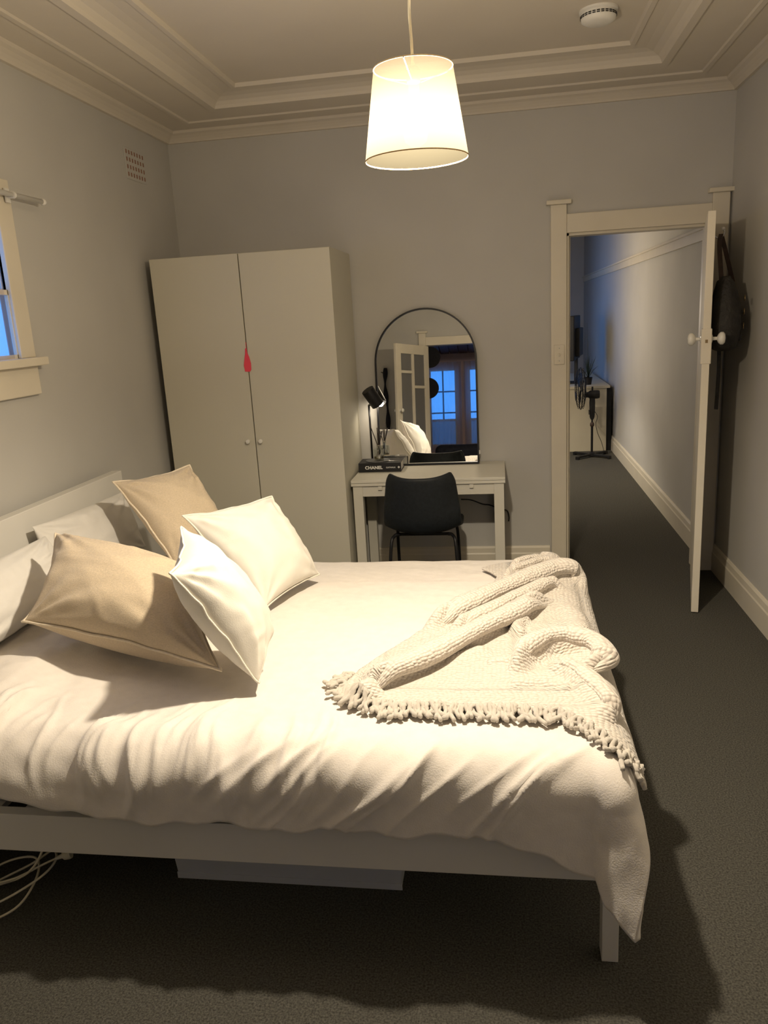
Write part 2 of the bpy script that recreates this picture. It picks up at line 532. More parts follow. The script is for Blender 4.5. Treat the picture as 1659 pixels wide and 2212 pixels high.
tag(voile('sheer_curtain', (XL + 0.012, 1.62, 0), (XL + 0.012, 2.94, 0), WZ0 + 0.014, WZ1 - 0.005, 0.005, 7, 3), 'thin sheer curtain hanging inside the left window frame', 'curtain')
# curtain rod over that window
rod = thing('curtain_rod', (XL + 0.05, 2.3, 2.17), 'white curtain rod above the left window with round end knobs', 'curtain rod')
MB().tube([(XL + 0.055, 1.25, 2.172), (XL + 0.055, 3.235, 2.172)], 0.0105, 12).build('pole', 'plastic_white', rod, smooth=True)
for yy in (1.24, 3.24):
    MB().lathe([(0.001, -0.012), (0.010, -0.010), (0.0145, 0.0), (0.013, 0.010), (0.001, 0.016)], 14, (XL + 0.055, yy, 2.172), (0, 1 if yy > 2 else -1, 0)).build('end_knob', 'plastic_white', rod, smooth=True)
for yy in (1.40, 3.03):
    MB().box(XL + 0.028, XL + 0.05, yy - 0.007, yy + 0.007, 2.16, 2.184).box(XL + 0.028, XL + 0.034, yy - 0.014, yy + 0.014, 2.145, 2.198).tube([(XL + 0.055, yy - 0.006, 2.172), (XL + 0.055, yy + 0.006, 2.172)], 0.014, 12).build('bracket', 'plastic_white', rod, smooth=True, auto=40)

# air vent near the ceiling on the left wall
vt = thing('air_vent', (XL, 4.3, 2.45), 'small plaster air vent with four rows of reddish slots', 'air vent')
MB().box(XL, XL + 0.004, 4.19, 4.43, 2.415, 2.575).build('vent_plate', 'wall_paint', vt, bevel=0.002)
slot_mesh = None
for rr in range(4):
    for cc in range(7):
        yy = 4.213 + cc * 0.0325
        zz = 2.553 - rr * 0.0375
        if slot_mesh is None:
            o = MB().box(-0.002, 0.0055, -0.008, 0.008, -0.011, 0.011).build('slot', 'terracotta', None, bevel=0.003)
            slot_mesh = o
        else:
            o = slot_mesh.copy()
            COL.objects.link(o)
        o.parent = vt
        o.matrix_parent_inverse = Matrix.Translation(vt.location).inverted()
        o.location = (XL, yy, zz)

# smoke alarm on the ceiling
sm = thing('smoke_alarm', (0.415, 3.70, 2.80), 'round white smoke alarm on the ceiling', 'smoke alarm')
MB().lathe([(0.078, 0), (0.078, -0.008), (0.070, -0.012)], 40, (0.425, 3.70, 2.80)).build('base_plate', 'plastic_white', sm, smooth=True, auto=40)
MB().lathe([(0.070, -0.012), (0.072, -0.030), (0.068, -0.042), (0.052, -0.050), (0.001, -0.051)], 40, (0.425, 3.70, 2.80)).build('cover', 'plastic_white', sm, smooth=True, auto=50)
for k in range(26):
    an = 2 * PI * k / 26
    c = Vector((0.425 + 0.0712 * math.cos(an), 3.70 + 0.0712 * math.sin(an), 2.778))
    for dz in (0, -0.0065):
        MB().obox(c + Vector((0, 0, dz)), (math.cos(an), math.sin(an), 0), (-math.sin(an), math.cos(an), 0), (0, 0, 1), 0.0025, 0.0062, 0.0017).build('vent_slit', 'black_plastic', sm)

# ------------------------------------------------------------------ pendant lamp
pl = thing('pendant_lamp', (LAMP.x, LAMP.y, 2.80), 'lit pendant lamp with tapered cream shade hanging over the bed', 'lamp')
zb, zt, rb, rtp = 1.983, 2.181, 0.1235, 0.093
SC = Vector((LAMP.x, LAMP.y, 0))
tx = -0.004
m = MB()
prof = [(rb + (rtp - rb) * t, zb + (zt - zb) * t) for t in np.linspace(0, 1, 9)]
m.lathe(prof, 64, SC, capped=False)
sh = m.build('lamp_shade', SHADE, pl, smooth=True)
for rr, zz in ((rb, zb), (rtp, zt)):
    MB().tube([SC + Vector((rr * math.cos(a), rr * math.sin(a), zz)) for a in np.linspace(0, 2 * PI, 64, endpoint=False)], 0.0016, 6, closed=True).build('shade_rim', 'shade_rim', sh, smooth=True)
sp = MB()
for k in range(3):
    a = k * 2 * PI / 3 + 0.4
    sp.tube([SC + Vector((0.018 * math.cos(a), 0.018 * math.sin(a), zt - 0.03)), SC + Vector((rtp * math.cos(a), rtp * math.sin(a), zt - 0.002))], 0.0015, 5)
sp.build('shade_spider', 'steel', pl)
MB().lathe([(0.005, 2.186), (0.012, 2.183), (0.016, 2.178), (0.017, 2.155), (0.015, 2.15)], 20, SC).build('bulb_socket', 'socket_dark', pl, smooth=True, auto=40)
MB().lathe([(0.013, 2.15), (0.013, 2.11), (0.026, 2.07), (0.031, 2.045), (0.026, 2.022), (0.012, 2.012), (0.001, 2.0105)], 24, SC).build('bulb', 'bulb_glow', pl, smooth=True)
MB().tube(bez([(-0.19, 2.0, 2.184), (-0.191, 2.0, 2.24), (-0.193, 2.0, 2.30), (-0.190, 2.0, 2.38), (-0.196, 2.0, 2.52), (-0.198, 2.0, 2.68), (-0.198, 2.0, 2.79)], 8), 0.0034, 8).build('cord', 'cord_white', pl, smooth=True)
MB().lathe([(0.001, 2.735), (0.012, 2.737), (0.034, 2.765), (0.05, 2.79), (0.05, 2.80)], 28, (-0.198, 2.0, 0)).build('ceiling_rose', 'plastic_white', pl, smooth=True, auto=40)
bl = point_light('bulb_light', LAMP, 135.0, WARM, 0.033)
bl.parent = pl
bl.matrix_parent_inverse = Matrix.Translation(pl.location).inverted()
bulb = [o for o in pl.children if o.name.startswith('bulb') and o.type == 'MESH' and 'socket' not in o.name]

# ------------------------------------------------------------------ wardrobe
wx0, wx1, wyf, wz = -1.885, -0.880, 4.20, 2.0
wd = thing('wardrobe', ((wx0 + wx1) / 2, 4.49, 0), 'tall white two door wardrobe in the corner beside the desk', 'wardrobe')
m = MB()
yb0 = wyf + 0.024
m.box(wx0 + 0.002, wx0 + 0.02, yb0, 4.775, 0, wz).box(wx1 - 0.020, wx1 - 0.002, yb0, 4.775, 0, wz)
m.box(wx0 + 0.02, wx1 - 0.02, yb0, 4.775, wz - 0.018, wz).box(wx0 + 0.02, wx1 - 0.02, yb0, 4.775, 0.06, 0.08)
m.box(wx0 + 0.02, wx1 - 0.02, 4.765, 4.775, 0.0, wz - 0.018).box(wx0 + 0.02, wx1 - 0.02, yb0 + 0.03, yb0 + 0.045, 0, 0.06)
m.build('carcass', 'wardrobe_laminate', wd, bevel=0.001)
wm = (wx0 + wx1) / 2
MB().box(wx0 + 0.03, wx1 - 0.03, 4.40, 4.42, 0.08, wz - 0.03).build('gap_shade_sheet', 'black_plastic', wd)  # black sheet added inside, puts shade into the gap between the doors
for a, b, kx in ((wx0, wm - 0.0028, wm - 0.038), (wm + 0.0028, wx1, wm + 0.036)):
    d = MB().box(a, b, wyf, wyf + 0.019, 0.012, wz - 0.003).build('door', 'wardrobe_laminate', wd, bevel=0.0015)
    kb = MB().lathe([(0.007, 0.0), (0.0065, 0.010), (0.012, 0.016), (0.0135, 0.022), (0.011, 0.028), (0.001, 0.030)], 20, (kx, wyf, 0.985), (0, -1, 0)).build('knob', 'knob_white', d, smooth=True, auto=50)
# pink tag caught in the gap
tg = MB()
out = [(0.0, 0.062), (0.004, 0.06), (0.006, 0.035), (0.014, 0.015), (0.021, -0.02), (0.020, -0.055), (0.012, -0.066), (-0.016, -0.064), (-0.020, -0.03), (-0.012, 0.01), (-0.006, 0.035), (-0.004, 0.06)]
n = len(out)
ccx, ccz = wm - 0.0, 1.438
vs = [(ccx + x - 0.003, wyf - 0.0015, ccz + z) for x, z in out] + [(ccx + x - 0.003, wyf - 0.005, ccz + z) for x, z in out]
tg.add(vs, [tuple(range(n)), tuple(range(2 * n - 1, n - 1, -1))] + [(i, (i + 1) % n, n + (i + 1) % n, n + i) for i in range(n)])
tg.tube([(ccx, wyf - 0.003, ccz + 0.055), (ccx, wyf - 0.0025, ccz + 0.075), (ccx, wyf - 0.002, ccz + 0.095)], 0.0013, 6)
tag(tg.build('door_tag', 'pink_plastic'), 'pink paddle shaped tag hanging in the gap between the wardrobe doors', 'tag')

# ------------------------------------------------------------------ desk
dx0, dx1, dy0, dy1, dz = -0.868, 0.012, 4.29, 4.79, 0.72
dk = thing('desk', ((dx0 + dx1) / 2, 4.54, 0), 'small white extending desk with square legs under the mirror', 'desk')
MB().box(dx0, dx1, dy0, dy1, dz - 0.016, dz).build('table_top', 'white_laminate', dk, bevel=0.0015)
MB().box(dx0, dx1, dy0, dy1, dz - 0.034, dz - 0.018).build('extension_leaf', 'white_laminate', dk, bevel=0.0015)
lw = 0.056
for x in (dx0 + 0.008, dx1 - 0.008 - lw):
    for y in (dy0 + 0.01, dy1 - 0.012 - lw):
        MB().box(x, x + lw, y, y + lw, 0, dz - 0.035).build('leg', 'white_laminate', dk, bevel=0.002)
za0, za1 = dz - 0.098, dz - 0.035
MB().box(dx0 + 0.008 + lw, dx1 - 0.008 - lw, dy0 + 0.014, dy0 + 0.034, za0, za1).build('apron', 'white_laminate', dk, bevel=0.0015)
MB().box(dx0 + 0.008 + lw, dx1 - 0.008 - lw, dy1 - 0.045, dy1 - 0.025, za0, za1).build('apron', 'white_laminate', dk, bevel=0.0015)
for x in (dx0 + 0.016, dx1 - 0.036):
    MB().box(x, x + 0.02, dy0 + 0.066, dy1 - 0.068, za0, za1).build('apron', 'white_laminate', dk, bevel=0.0015)
for x in (-0.71, -0.188):
    p = MB()
    p.box(x, x + 0.022, dy0 + 0.002, dy0 + 0.0135, dz - 0.055, dz - 0.0365)
    p.box(x, x + 0.022, dy0 + 0.000, dy0 + 0.004, dz - 0.058, dz - 0.0365)
    p.build('pull_tab', 'white_laminate', dk, bevel=0.001)

# black cable from behind the chair to the desk leg
tag(MB().tube(bez([(-0.26, 4.70, 0.50), (-0.20, 4.72, 0.49), (-0.13, 4.76, 0.452), (-0.085, 4.787, 0.438), (-0.02, 4.788, 0.41), (0.02, 4.788, 0.40), (0.032, 4.788, 0.36), (0.03, 4.788, 0.33)], 6), 0.0042, 7).build('power_cable', 'black_plastic', smooth=True),
    'black power cable looping under the desk to the wall', 'cable')

# ------------------------------------------------------------------ arched mirror
TILT = math.radians(4.2)
mx0, mx1, mh = -0.762, -0.142, 0.945
mw = mx1 - mx0
MO = Vector(((mx0 + mx1) / 2, 4.722, dz + 0.001))
MU = Vector((0, math.sin(TILT), math.cos(TILT)))
MN = Vector((0, -math.cos(TILT), math.sin(TILT)))
def arch(inset, n=40):
    r_ = mw / 2 - inset
    zc = mh - mw / 2
    pts = [(-r_, inset), (r_, inset)]
    for k in range(n + 1):
        a = PI * k / n
        pts.append((r_ * math.cos(a), zc + r_ * math.sin(a)))
    return pts
def on_mirror(p, d):
    return MO + Vector((p[0], 0, 0)) + MU * p[1] + MN * d
mr = thing('arched_mirror', MO, 'arched mirror with thin black frame leaning on the desk', 'mirror')
o_, i_ = arch(0.0), arch(0.010)
n = len(o_)
vs, fs = [], []
for d_ in (0.020, 0.0):
    vs += [on_mirror(p, d_) for p in o_] + [on_mirror(p, d_) for p in i_]
for k in range(n):
    k2 = (k + 1) % n
    fs += [(k, k2, n + k2, n + k), (2 * n + k, 3 * n + k, 3 * n + k2, 2 * n + k2), (k, 2 * n + k, 2 * n + k2, k2), (n + k, n + k2, 3 * n + k2, 3 * n + k)]
MB().add(vs, fs).build('frame', 'black_metal', mr)
g_ = arch(0.0102)
n = len(g_)
vs = [on_mirror(p, 0.010) for p in g_] + [on_mirror(p, 0.005) for p in g_]
MB().add(vs, [tuple(range(n)), tuple(range(2 * n - 1, n - 1, -1))] + [(k, (k + 1) % n, n + (k + 1) % n, n + k) for k in range(n)]).build('mirror_glass', 'mirror_silver', mr)
cpt = on_mirror((mw / 2 + 0.003, 0.07), 0.012)
MB().obox(cpt, (1, 0, 0), MN, MU, 0.003, 0.005, 0.012).build('wall_catch', 'plastic_white', mr)

# ------------------------------------------------------------------ book, plate, reed diffuser, desk lamp
bx0, bx1, by0, by1, bh = -0.862, -0.603, 4.53, 4.685, 0.056
bk = thing('book', ((bx0 + bx1) / 2, by0, dz), 'thick black hardback book lying on the desk, white lettering on its spine', 'book')
MB().box(bx0, bx1, by0, by1, dz + bh - 0.003, dz + bh).box(bx0, bx1, by0, by1, dz, dz + 0.003).box(bx0, bx1, by0, by0 + 0.004, dz + 0.003, dz + bh - 0.003).build('cover', 'book_black', bk, bevel=0.001)
MB().box(bx0 + 0.004, bx1 - 0.005, by0 + 0.004, by1 - 0.005, dz + 0.0032, dz + bh - 0.0032).build('page_block', 'page_white', bk)
def text(name, s_, size, loc, parent, m_, bold=0.0):
    c = bpy.data.curves.new(name, 'FONT')
    c.body = s_
    c.size = size
    c.extrude = 0.0002
    c.offset = bold
    c.space_character = 1.05
    c.materials.append(MATS[m_])
    tmp = bpy.data.objects.new(name + '_curve', c)
    COL.objects.link(tmp)
    bpy.context.view_layer.update()
    me = bpy.data.meshes.new_from_object(tmp.evaluated_get(bpy.context.evaluated_depsgraph_get()))
    bpy.data.objects.remove(tmp)
    if not me.materials:
        me.materials.append(MATS[m_])
    o = bpy.data.objects.new(name, me)
    COL.objects.link(o)
    o.rotation_euler = (PI / 2, 0, 0)
    o.location = loc
    o.parent = parent
    o.matrix_parent_inverse = Matrix.Translation(parent.location).inverted()
    return o
text('title_lettering', 'CHANEL', 0.0265, (bx0 + 0.040, by0 - 0.0005, dz + 0.019), bk, 'letter_white', 0.0009)
text('title_lettering', 'CATWALK', 0.0115, (bx0 + 0.168, by0 - 0.0005, dz + 0.023), bk, 'letter_white', 0.0002)
em = MB()
ex, ez = bx0 + 0.245, dz + 0.0275
em.tube([(ex + 0.0045 * math.cos(a), by0 - 0.0004, ez + 0.0045 * math.sin(a)) for a in np.linspace(0, 2 * PI, 16, endpoint=False)], 0.0011, 5, closed=True)
em.box(ex - 0.001, ex + 0.001, by0 - 0.0008, by0, ez - 0.007, ez + 0.007).box(ex - 0.007, ex + 0.007, by0 - 0.0008, by0, ez - 0.001, ez + 0.001)
em.build('emblem', 'letter_white', bk)
zbk = dz + bh
pt = thing('plate', (-0.745, 4.60, zbk), 'small dark round plate on the black book', 'plate')
MB().lathe([(0.045, 0.0), (0.072, 0.001), (0.074, 0.004), (0.070, 0.0055), (0.001, 0.004)], 36, (-0.752, 4.604, zbk)).build('dish', 'slate_grey', pt, smooth=True, auto=50)
tag(MB().tube([(-0.715, 4.558, zbk + 0.0065), (-0.662, 4.556, zbk + 0.006), (-0.612, 4.560, zbk + 0.0045)], [0.0018, 0.0024, 0.0016], 6).build('metal_stick', 'steel', smooth=True), 'thin shiny metal stick lying across the book beside the plate', 'stick')
jc = Vector((-0.745, 4.604, zbk + 0.0052))
jr = thing('reed_diffuser', jc, 'glass jar reed diffuser with dark sticks on the black book', 'diffuser')
MB().lathe([(0.030, 0.0), (0.031, 0.004), (0.034, 0.05), (0.0345, 0.068), (0.033, 0.068), (0.0325, 0.05), (0.0295, 0.008), (0.001, 0.007)], 32, jc).build('jar', 'jar_glass', jr, smooth=True, auto=50)
MB().lathe([(0.010, 0.046), (0.011, 0.06), (0.012, 0.085), (0.0125, 0.095), (0.011, 0.095), (0.010, 0.06)], 20, jc, capped=False).build('neck', 'jar_glass', jr, smooth=True)
MB().lathe([(0.0285, 0.0085), (0.029, 0.02), (0.001, 0.0202)], 28, jc).build('oil', 'oil_amber', jr, smooth=True, auto=50)
for (ax_, ay_, L_) in ((-0.32, 0.02, 0.19), (-0.03, 0.05, 0.182), (0.06, -0.04, 0.197), (0.22, 0.1, 0.16), (0.27, 0.02, 0.165), (0.01, 0.1, 0.15)):
    dv = Vector((ax_, ay_, 1)).normalized()
    piv = jc + Vector((0, 0, 0.075))
    lo = piv - dv * 0.058
    lo.z = max(lo.z, jc.z + 0.012)
    MB().tube([lo, piv, piv + dv * (L_ - 0.06)], 0.0027, 6).build('reed', 'reed_dark', jr, smooth=True)

lb = Vector((-0.806, 4.722, dz))
dl = thing('desk_lamp', lb, 'black desk lamp with tilted cylinder head beside the mirror', 'lamp')
MB().lathe([(0.036, 0), (0.036, 0.010), (0.033, 0.013), (0.001, 0.014)], 32, lb).build('base', 'black_metal', dl, smooth=True, auto=40)
ptop = Vector((-0.806, 4.705, dz + 0.385))
MB().tube([lb + Vector((0, 0, 0.01)), ptop], 0.0062, 10).build('pole', 'black_metal', dl, smooth=True)
ha = Vector((0.46, 0.30, -0.835)).normalized()
hc = Vector((-0.772, 4.665, dz + 0.435))
MB().lathe([(0.001, -0.058), (0.039, -0.058), (0.040, -0.056), (0.040, 0.056), (0.037, 0.056), (0.037, -0.01), (0.001, -0.012)], 32, hc, ha).build('lamp_head', 'black_metal', dl, smooth=True, auto=40)
MB().lathe([(0.001, -0.010), (0.020, -0.008), (0.026, 0.012), (0.022, 0.034), (0.001, 0.042)], 20, hc, ha).build('bulb', 'lamp_glow', dl, smooth=True)
MB().tube([ptop, hc + ha * 0.03 - Vector((0.03, 0, 0.02))], 0.006, 8).build('swivel', 'black_metal', dl, smooth=True)
dlight = point_light('desk_bulb_light', hc + ha * 0.052, 1.6, WARM, 0.02)
dlight.parent = dl
dlight.matrix_parent_inverse = Matrix.Translation(dl.location).inverted()

# ------------------------------------------------------------------ chair
CHY = 0.17
ch = thing('chair', (-0.448, 4.05 + CHY, 0), 'black shell chair with thin tube legs pushed to the desk', 'chair')
nx, ny = 26, 34
def shell_grid(off):
    P = []
    for j_ in range(ny + 1):
        t = j_ / ny                      # 0 seat front ... 1 top of the back
        for i_ in range(nx + 1):
            u = i_ / nx * 2 - 1
            if t < 0.5:
                s = t / 0.5
                y = 4.36 - 0.36 * s
                z = 0.452 - 0.012 * math.sin(s * PI) + 0.012 * max(0, 0.15 - s) * -6
                hw = 0.205 + 0.008 * s
                zc = 0.035 * abs(u) ** 2.5 * s + 0.012 * u * u
                P.append((u * hw, y, z + zc, 0, 0))
            else:
                s = (t - 0.5) / 0.5
                ang = min(1.0, s / 0.28)
                yb_ = 4.00 - 0.085 * math.sin(ang * PI / 2) - 0.045 * max(0, s - 0.15)
                zb_ = 0.452 + 0.05 * (1 - math.cos(ang * PI / 2)) + max(0, s - 0.16) * 0.332
                hw = 0.213 - 0.038 * s
                wrap = 0.085 * abs(u) ** 2.4 * (0.55 + 0.45 * math.sin(min(1, s * 1.3) * PI / 2 + 0.1))
                zdip = (0.038 * abs(u) ** 2.2 if s < 0.3 else 0.038 * abs(u) ** 2.2 * (1 - (s - 0.3) / 0.7)) + 0.019 * abs(u) ** 3 * s
                P.append((u * hw, yb_ + wrap, zb_ + zdip, 0, 0))
    return P
g = shell_grid(0)
vs = [(-0.448 + p[0] * 1.045, p[1] + CHY, p[2] - 0.006) for p in g]
# round the outline at the four corners
vv = []
for j_ in range(ny + 1):
    for i_ in range(nx + 1):
        x, y, z = vs[j_ * (nx + 1) + i_]
        u = i_ / nx * 2 - 1
        t = j_ / ny
        if t > 0.9:
            k = (t - 0.9) / 0.1
            x = -0.448 + (x + 0.448) * (1 - 0.10 * k * k)
        if t < 0.12:
            k = (0.12 - t) / 0.12
            x = -0.448 + (x + 0.448) * (1 - 0.16 * k * k)
        vv.append((x, y, z))
fs = [(j_ * (nx + 1) + i_, j_ * (nx + 1) + i_ + 1, (j_ + 1) * (nx + 1) + i_ + 1, (j_ + 1) * (nx + 1) + i_) for j_ in range(ny) for i_ in range(nx)]
so = MB().add(vv, fs).build('shell', 'black_vinyl', ch, smooth=True)
md = so.modifiers.new('solid', 'SOLIDIFY')
md.thickness = 0.022
md.offset = 0
md = so.modifiers.new('sub', 'SUBSURF')
md.levels = md.render_levels = 1
for sx in (-1, 1):
    xo = -0.448 + sx * 0.165
    MB().tube(bez([(xo - sx * 0.03, 4.02 + CHY, 0.425), (xo, 4.0 + CHY, 0.42), (xo + sx * 0.018, 3.965 + CHY, 0.36), (xo + sx * 0.035, 3.90 + CHY, 0.012)], 6), 0.0095, 10).build('leg', 'black_metal', ch, smooth=True)
    MB().tube(bez([(xo - sx * 0.03, 4.20 + CHY, 0.425), (xo, 4.22 + CHY, 0.42), (xo + sx * 0.014, 4.24 + CHY, 0.36), (xo + sx * 0.02, 4.30 + CHY, 0.012)], 6), 0.0095, 10).build('leg', 'black_metal', ch, smooth=True)
    for (fx, fy) in ((xo + sx * 0.035, 3.90 + CHY), (xo + sx * 0.02, 4.30 + CHY)):
        MB().lathe([(0.012, 0.0), (0.012, 0.018)], 12, (fx, fy, 0)).build('foot_cap', 'black_plastic', ch)
MB().tube([(-0.59, 4.02 + CHY, 0.425), (-0.306, 4.02 + CHY, 0.425)], 0.009, 8).build('seat_rail', 'black_metal', ch, smooth=True)
MB().tube([(-0.59, 4.20 + CHY, 0.425), (-0.306, 4.20 + CHY, 0.425)], 0.009, 8).build('seat_rail', 'black_metal', ch, smooth=True)

# ------------------------------------------------------------------ bedroom door (open), bag on its hook, switch
hinge = Vector((DX1 - 0.018, YB - 0.012, 0))
lead = Vector((0.996, 4.064, 0))
dd = (lead - hinge).normalized()
dn = Vector((-dd.y, dd.x, 0))            # points to the right (+x) side
if dn.x < 0:
    dn = -dn
DL = (lead - hinge).length
dth = 0.018
dr = thing('door_1', hinge, 'white bedroom door standing open, seen edge on', 'door')
dr['kind'] = 'structure'
def dpt(a, b, z):
    return hinge + dd * a + dn * b + Vector((0, 0, z))
MB().obox(dpt(DL / 2, 0, 1.014), dd, dn, (0, 0, 1), DL / 2, dth, 1.008).build('door_leaf', 'door_paint', dr, bevel=0.002)
MB().obox(dpt(DL - 0.04, 0, 1.395), dd, dn, (0, 0, 1), 0.043, dth + 0.006, 0.085).build('lock_case', 'door_paint', dr, bevel=0.004)
MB().obox(dpt(DL + 0.0035, 0, 1.42), dd, dn, (0, 0, 1), 0.0012, 0.006, 0.008).build('latch_bolt', 'brass_old', dr)
for sgn in (-1, 1):
    o0 = dpt(DL - 0.045, sgn * (dth + 0.006), 1.43)
    MB().lathe([(0.020, 0), (0.020, 0.003), (0.009, 0.006), (0.0085, 0.024), (0.022, 0.030), (0.031, 0.040), (0.031, 0.052), (0.022, 0.061), (0.001, 0.064)], 24, o0, dn * sgn).build('door_knob', 'knob_white', dr, smooth=True, auto=50)
# robe hook
hk = thing('robe_hook', dpt(0.42, dth, 1.93), 'metal robe hook on the back of the bedroom door', 'hook')
hk_o = dpt(0.44, dth, 1.93)
MB().obox(hk_o + dn * 0.002, dd, dn, (0, 0, 1), 0.012, 0.002, 0.03).build('hook_plate', 'steel', hk, bevel=0.001)
hp = [hk_o + dn * 0.003 + Vector((0, 0, 0.0)), hk_o + dn * 0.018 + Vector((0, 0, -0.012)), hk_o + dn * 0.040 + Vector((0, 0, -0.008)), hk_o + dn * 0.052 + Vector((0, 0, 0.012)), hk_o + dn * 0.045 + Vector((0, 0, 0.030))]
MB().tube(bez(hp, 6), 0.0045, 8).build('hook_arm', 'steel', hk, smooth=True)
MB().lathe([(0.001, -0.009), (0.008, -0.005), (0.0095, 0), (0.008, 0.005), (0.001, 0.009)], 12, hp[-1]).build('hook_tip', 'knob_white', hk, smooth=True)

# the bag: body, flap, straps, clasps
bagc = hk_o + dn * 0.060 + Vector((0, 0, -0.40))
bg_ = thing('shoulder_bag', bagc, 'dark leather bag hanging from the hook behind the open door', 'bag')
nu, nv = 28, 22
vs, fs = [], []
for j_ in range(nv + 1):
    t = j_ / nv
    z = 0.185 - 0.36 * t
    wdt = 0.115 + 0.075 * math.sin(min(1, t * 1.15) * PI * 0.62) - 0.03 * max(0, t - 0.8) * 5 * 0.6
    dep = 0.030 + 0.048 * math.sin(t * PI * 0.80)
    if j_ == nv:
        wdt *= 0.75
        dep *= 0.5
    for i_ in range(nu):
        a = 2 * PI * i_ / nu
        ca_, sa_ = math.cos(a), math.sin(a)
        e = 0.62
        px_ = math.copysign(abs(ca_) ** e, ca_) * wdt
        py_ = math.copysign(abs(sa_) ** e, sa_) * dep
        wr = 0.006 * math.sin(a * 5 + t * 6) * (1 - t) + 0.004 * math.sin(a * 9 + 3 * t)
        p = bagc + dd * (px_) + dn * (py_ + wr + dep * 0.15) + Vector((0, 0, z + 0.02 * ca_ * (1 - t)))
        vs.append(p)
for j_ in range(nv):
    for i_ in range(nu):
        i2 = (i_ + 1) % nu
        fs.append((j_ * nu + i_, j_ * nu + i2, (j_ + 1) * nu + i2, (j_ + 1) * nu + i_))
fs += [tuple(range(nu)), tuple(nv * nu + k for k in range(nu - 1, -1, -1))]
MB().add(vs, fs).build('bag_body', 'leather_dark', bg_, smooth=True, sub=1)
# front flap pocket and buckles
MB().obox(bagc + dn * 0.082 + Vector((0, 0, -0.05)), dd, dn, (0, 0, 1), 0.10, 0.010, 0.075).build('pocket', 'leather_dark', bg_, bevel=0.008, seg=3)
for k, zz in enumerate((0.085, 0.02, -0.05)):
    MB().tube([bagc + dd * (0.09 + 0.012 * math.cos(a)) + dn * 0.096 + Vector((0, 0, zz + 0.014 * math.sin(a))) for a in np.linspace(0, 2 * PI, 14, endpoint=False)], 0.0026, 6, closed=True).build('buckle', 'brass_old', bg_, smooth=True)
def strap(pts, wd_, th, wdir, name='strap', m_='strap_brown'):
    P = bez(pts, 8)
    vs, fs = [], []
    wdir = Vector(wdir).normalized()
    for i in range(len(P)):
        t = (P[min(i + 1, len(P) - 1)] - P[max(i - 1, 0)]).normalized()
        nn = t.cross(wdir).normalized()
        for a, b in ((-1, -1), (1, -1), (1, 1), (-1, 1)):
            vs.append(P[i] + wdir * a * wd_ / 2 + nn * b * th / 2)
    for i in range(len(P) - 1):
        for k in range(4):
            k2 = (k + 1) % 4
            fs.append((i * 4 + k, i * 4 + k2, i * 4 + 4 + k2, i * 4 + 4 + k))
    fs += [(0, 1, 2, 3), tuple(range(len(P) * 4 - 1, len(P) * 4 - 5, -1))]
    return MB().add(vs, fs).build(name, m_, bg_, smooth=True, auto=40)
hx = hk_o + dn * 0.036
strap([hx + Vector((0, 0, 0.004)), hx - dd * 0.02 + dn * 0.02 + Vector((0, 0, -0.06)), bagc - dd * 0.075 + dn * 0.045 + Vector((0, 0, 0.17))], 0.022, 0.007, dn)
strap([hx + Vector((0, 0, 0.004)), hx + dd * 0.025 - dn * 0.006 + Vector((0, 0, -0.05)), bagc + dd * 0.09 - dn * 0.015 + Vector((0, 0, 0.17))], 0.022, 0.007, dn)
strap([bagc + dd * 0.07 - dn * 0.01 + Vector((0, 0, -0.15)), bagc + dd * 0.08 - dn * 0.008 + Vector((0, 0, -0.30)), bagc + dd * 0.08 - dn * 0.012 + Vector((0, 0, -0.47))], 0.034, 0.018, dd, 'hanging_strap', 'leather_dark')

# light switch on the door frame
sw = thing('light_switch', (0.34, YB - 0.028, 1.30), 'cream light switch plate beside the door frame', 'switch')
MB().box(0.312, 0.372, YB - 0.036, YB - 0.028, 1.293, 1.408).build('switch_plate', 'trim_paint', sw, bevel=0.003)
MB().lathe([(0.011, 0), (0.011, 0.003), (0.001, 0.004)], 18, (0.342, YB - 0.036, 1.352), (0, -1, 0)).build('switch_boss', 'trim_paint', sw, smooth=True, auto=40)
MB().obox((0.342, YB - 0.042, 1.350), (1, 0, 0), (0, 1, 0.3), (0, -0.3, 1), 0.0035, 0.004, 0.009).build('toggle', 'trim_paint', sw, bevel=0.001)
for zz in (1.388, 1.314):
    MB().lathe([(0.003, 0), (0.001, 0.0012)], 10, (0.342, YB - 0.036, zz), (0, -1, 0)).build('screw', 'steel', sw)

# ------------------------------------------------------------------ bed
BY0, BY1 = 1.685, 3.506
bed = thing('bed', (-0.85, 2.6, 0), 'white double bed frame with plain flat headboard', 'bed')
MB().box(-1.90, -1.85, BY0, BY1, 0.10, 0.967).build('headboard', 'bed_paint', bed, bevel=0.003)
MB().box(-1.85, 0.265, BY0, BY0 + 0.035, 0.240, 0.356).build('side_rail', 'bed_paint', bed, bevel=0.002)
MB().box(-1.85, 0.265, BY1 - 0.035, BY1, 0.240, 0.356).build('side_rail', 'bed_paint', bed, bevel=0.002)
MB().box(0.235, 0.265, BY0 + 0.035, BY1 - 0.035, 0.240, 0.356).build('foot_rail', 'bed_paint', bed, bevel=0.002)
for yy in (BY0, BY1 - 0.05):
    MB().box(0.225, 0.266, yy + 0.0005, yy + 0.05, 0.0, 0.239).build('leg', 'bed_paint', bed, bevel=0.002)
    MB().box(-1.898, -1.85, yy + 0.0005, yy + 0.05, 0.0, 0.0995).build('leg', 'bed_paint', bed, bevel=0.002)
for k in range(14):
    x = -1.78 + k * 0.145
    MB().box(x, x + 0.07, BY0 + 0.04, BY1 - 0.04, 0.325, 0.343).build('slat', 'bed_paint', bed)
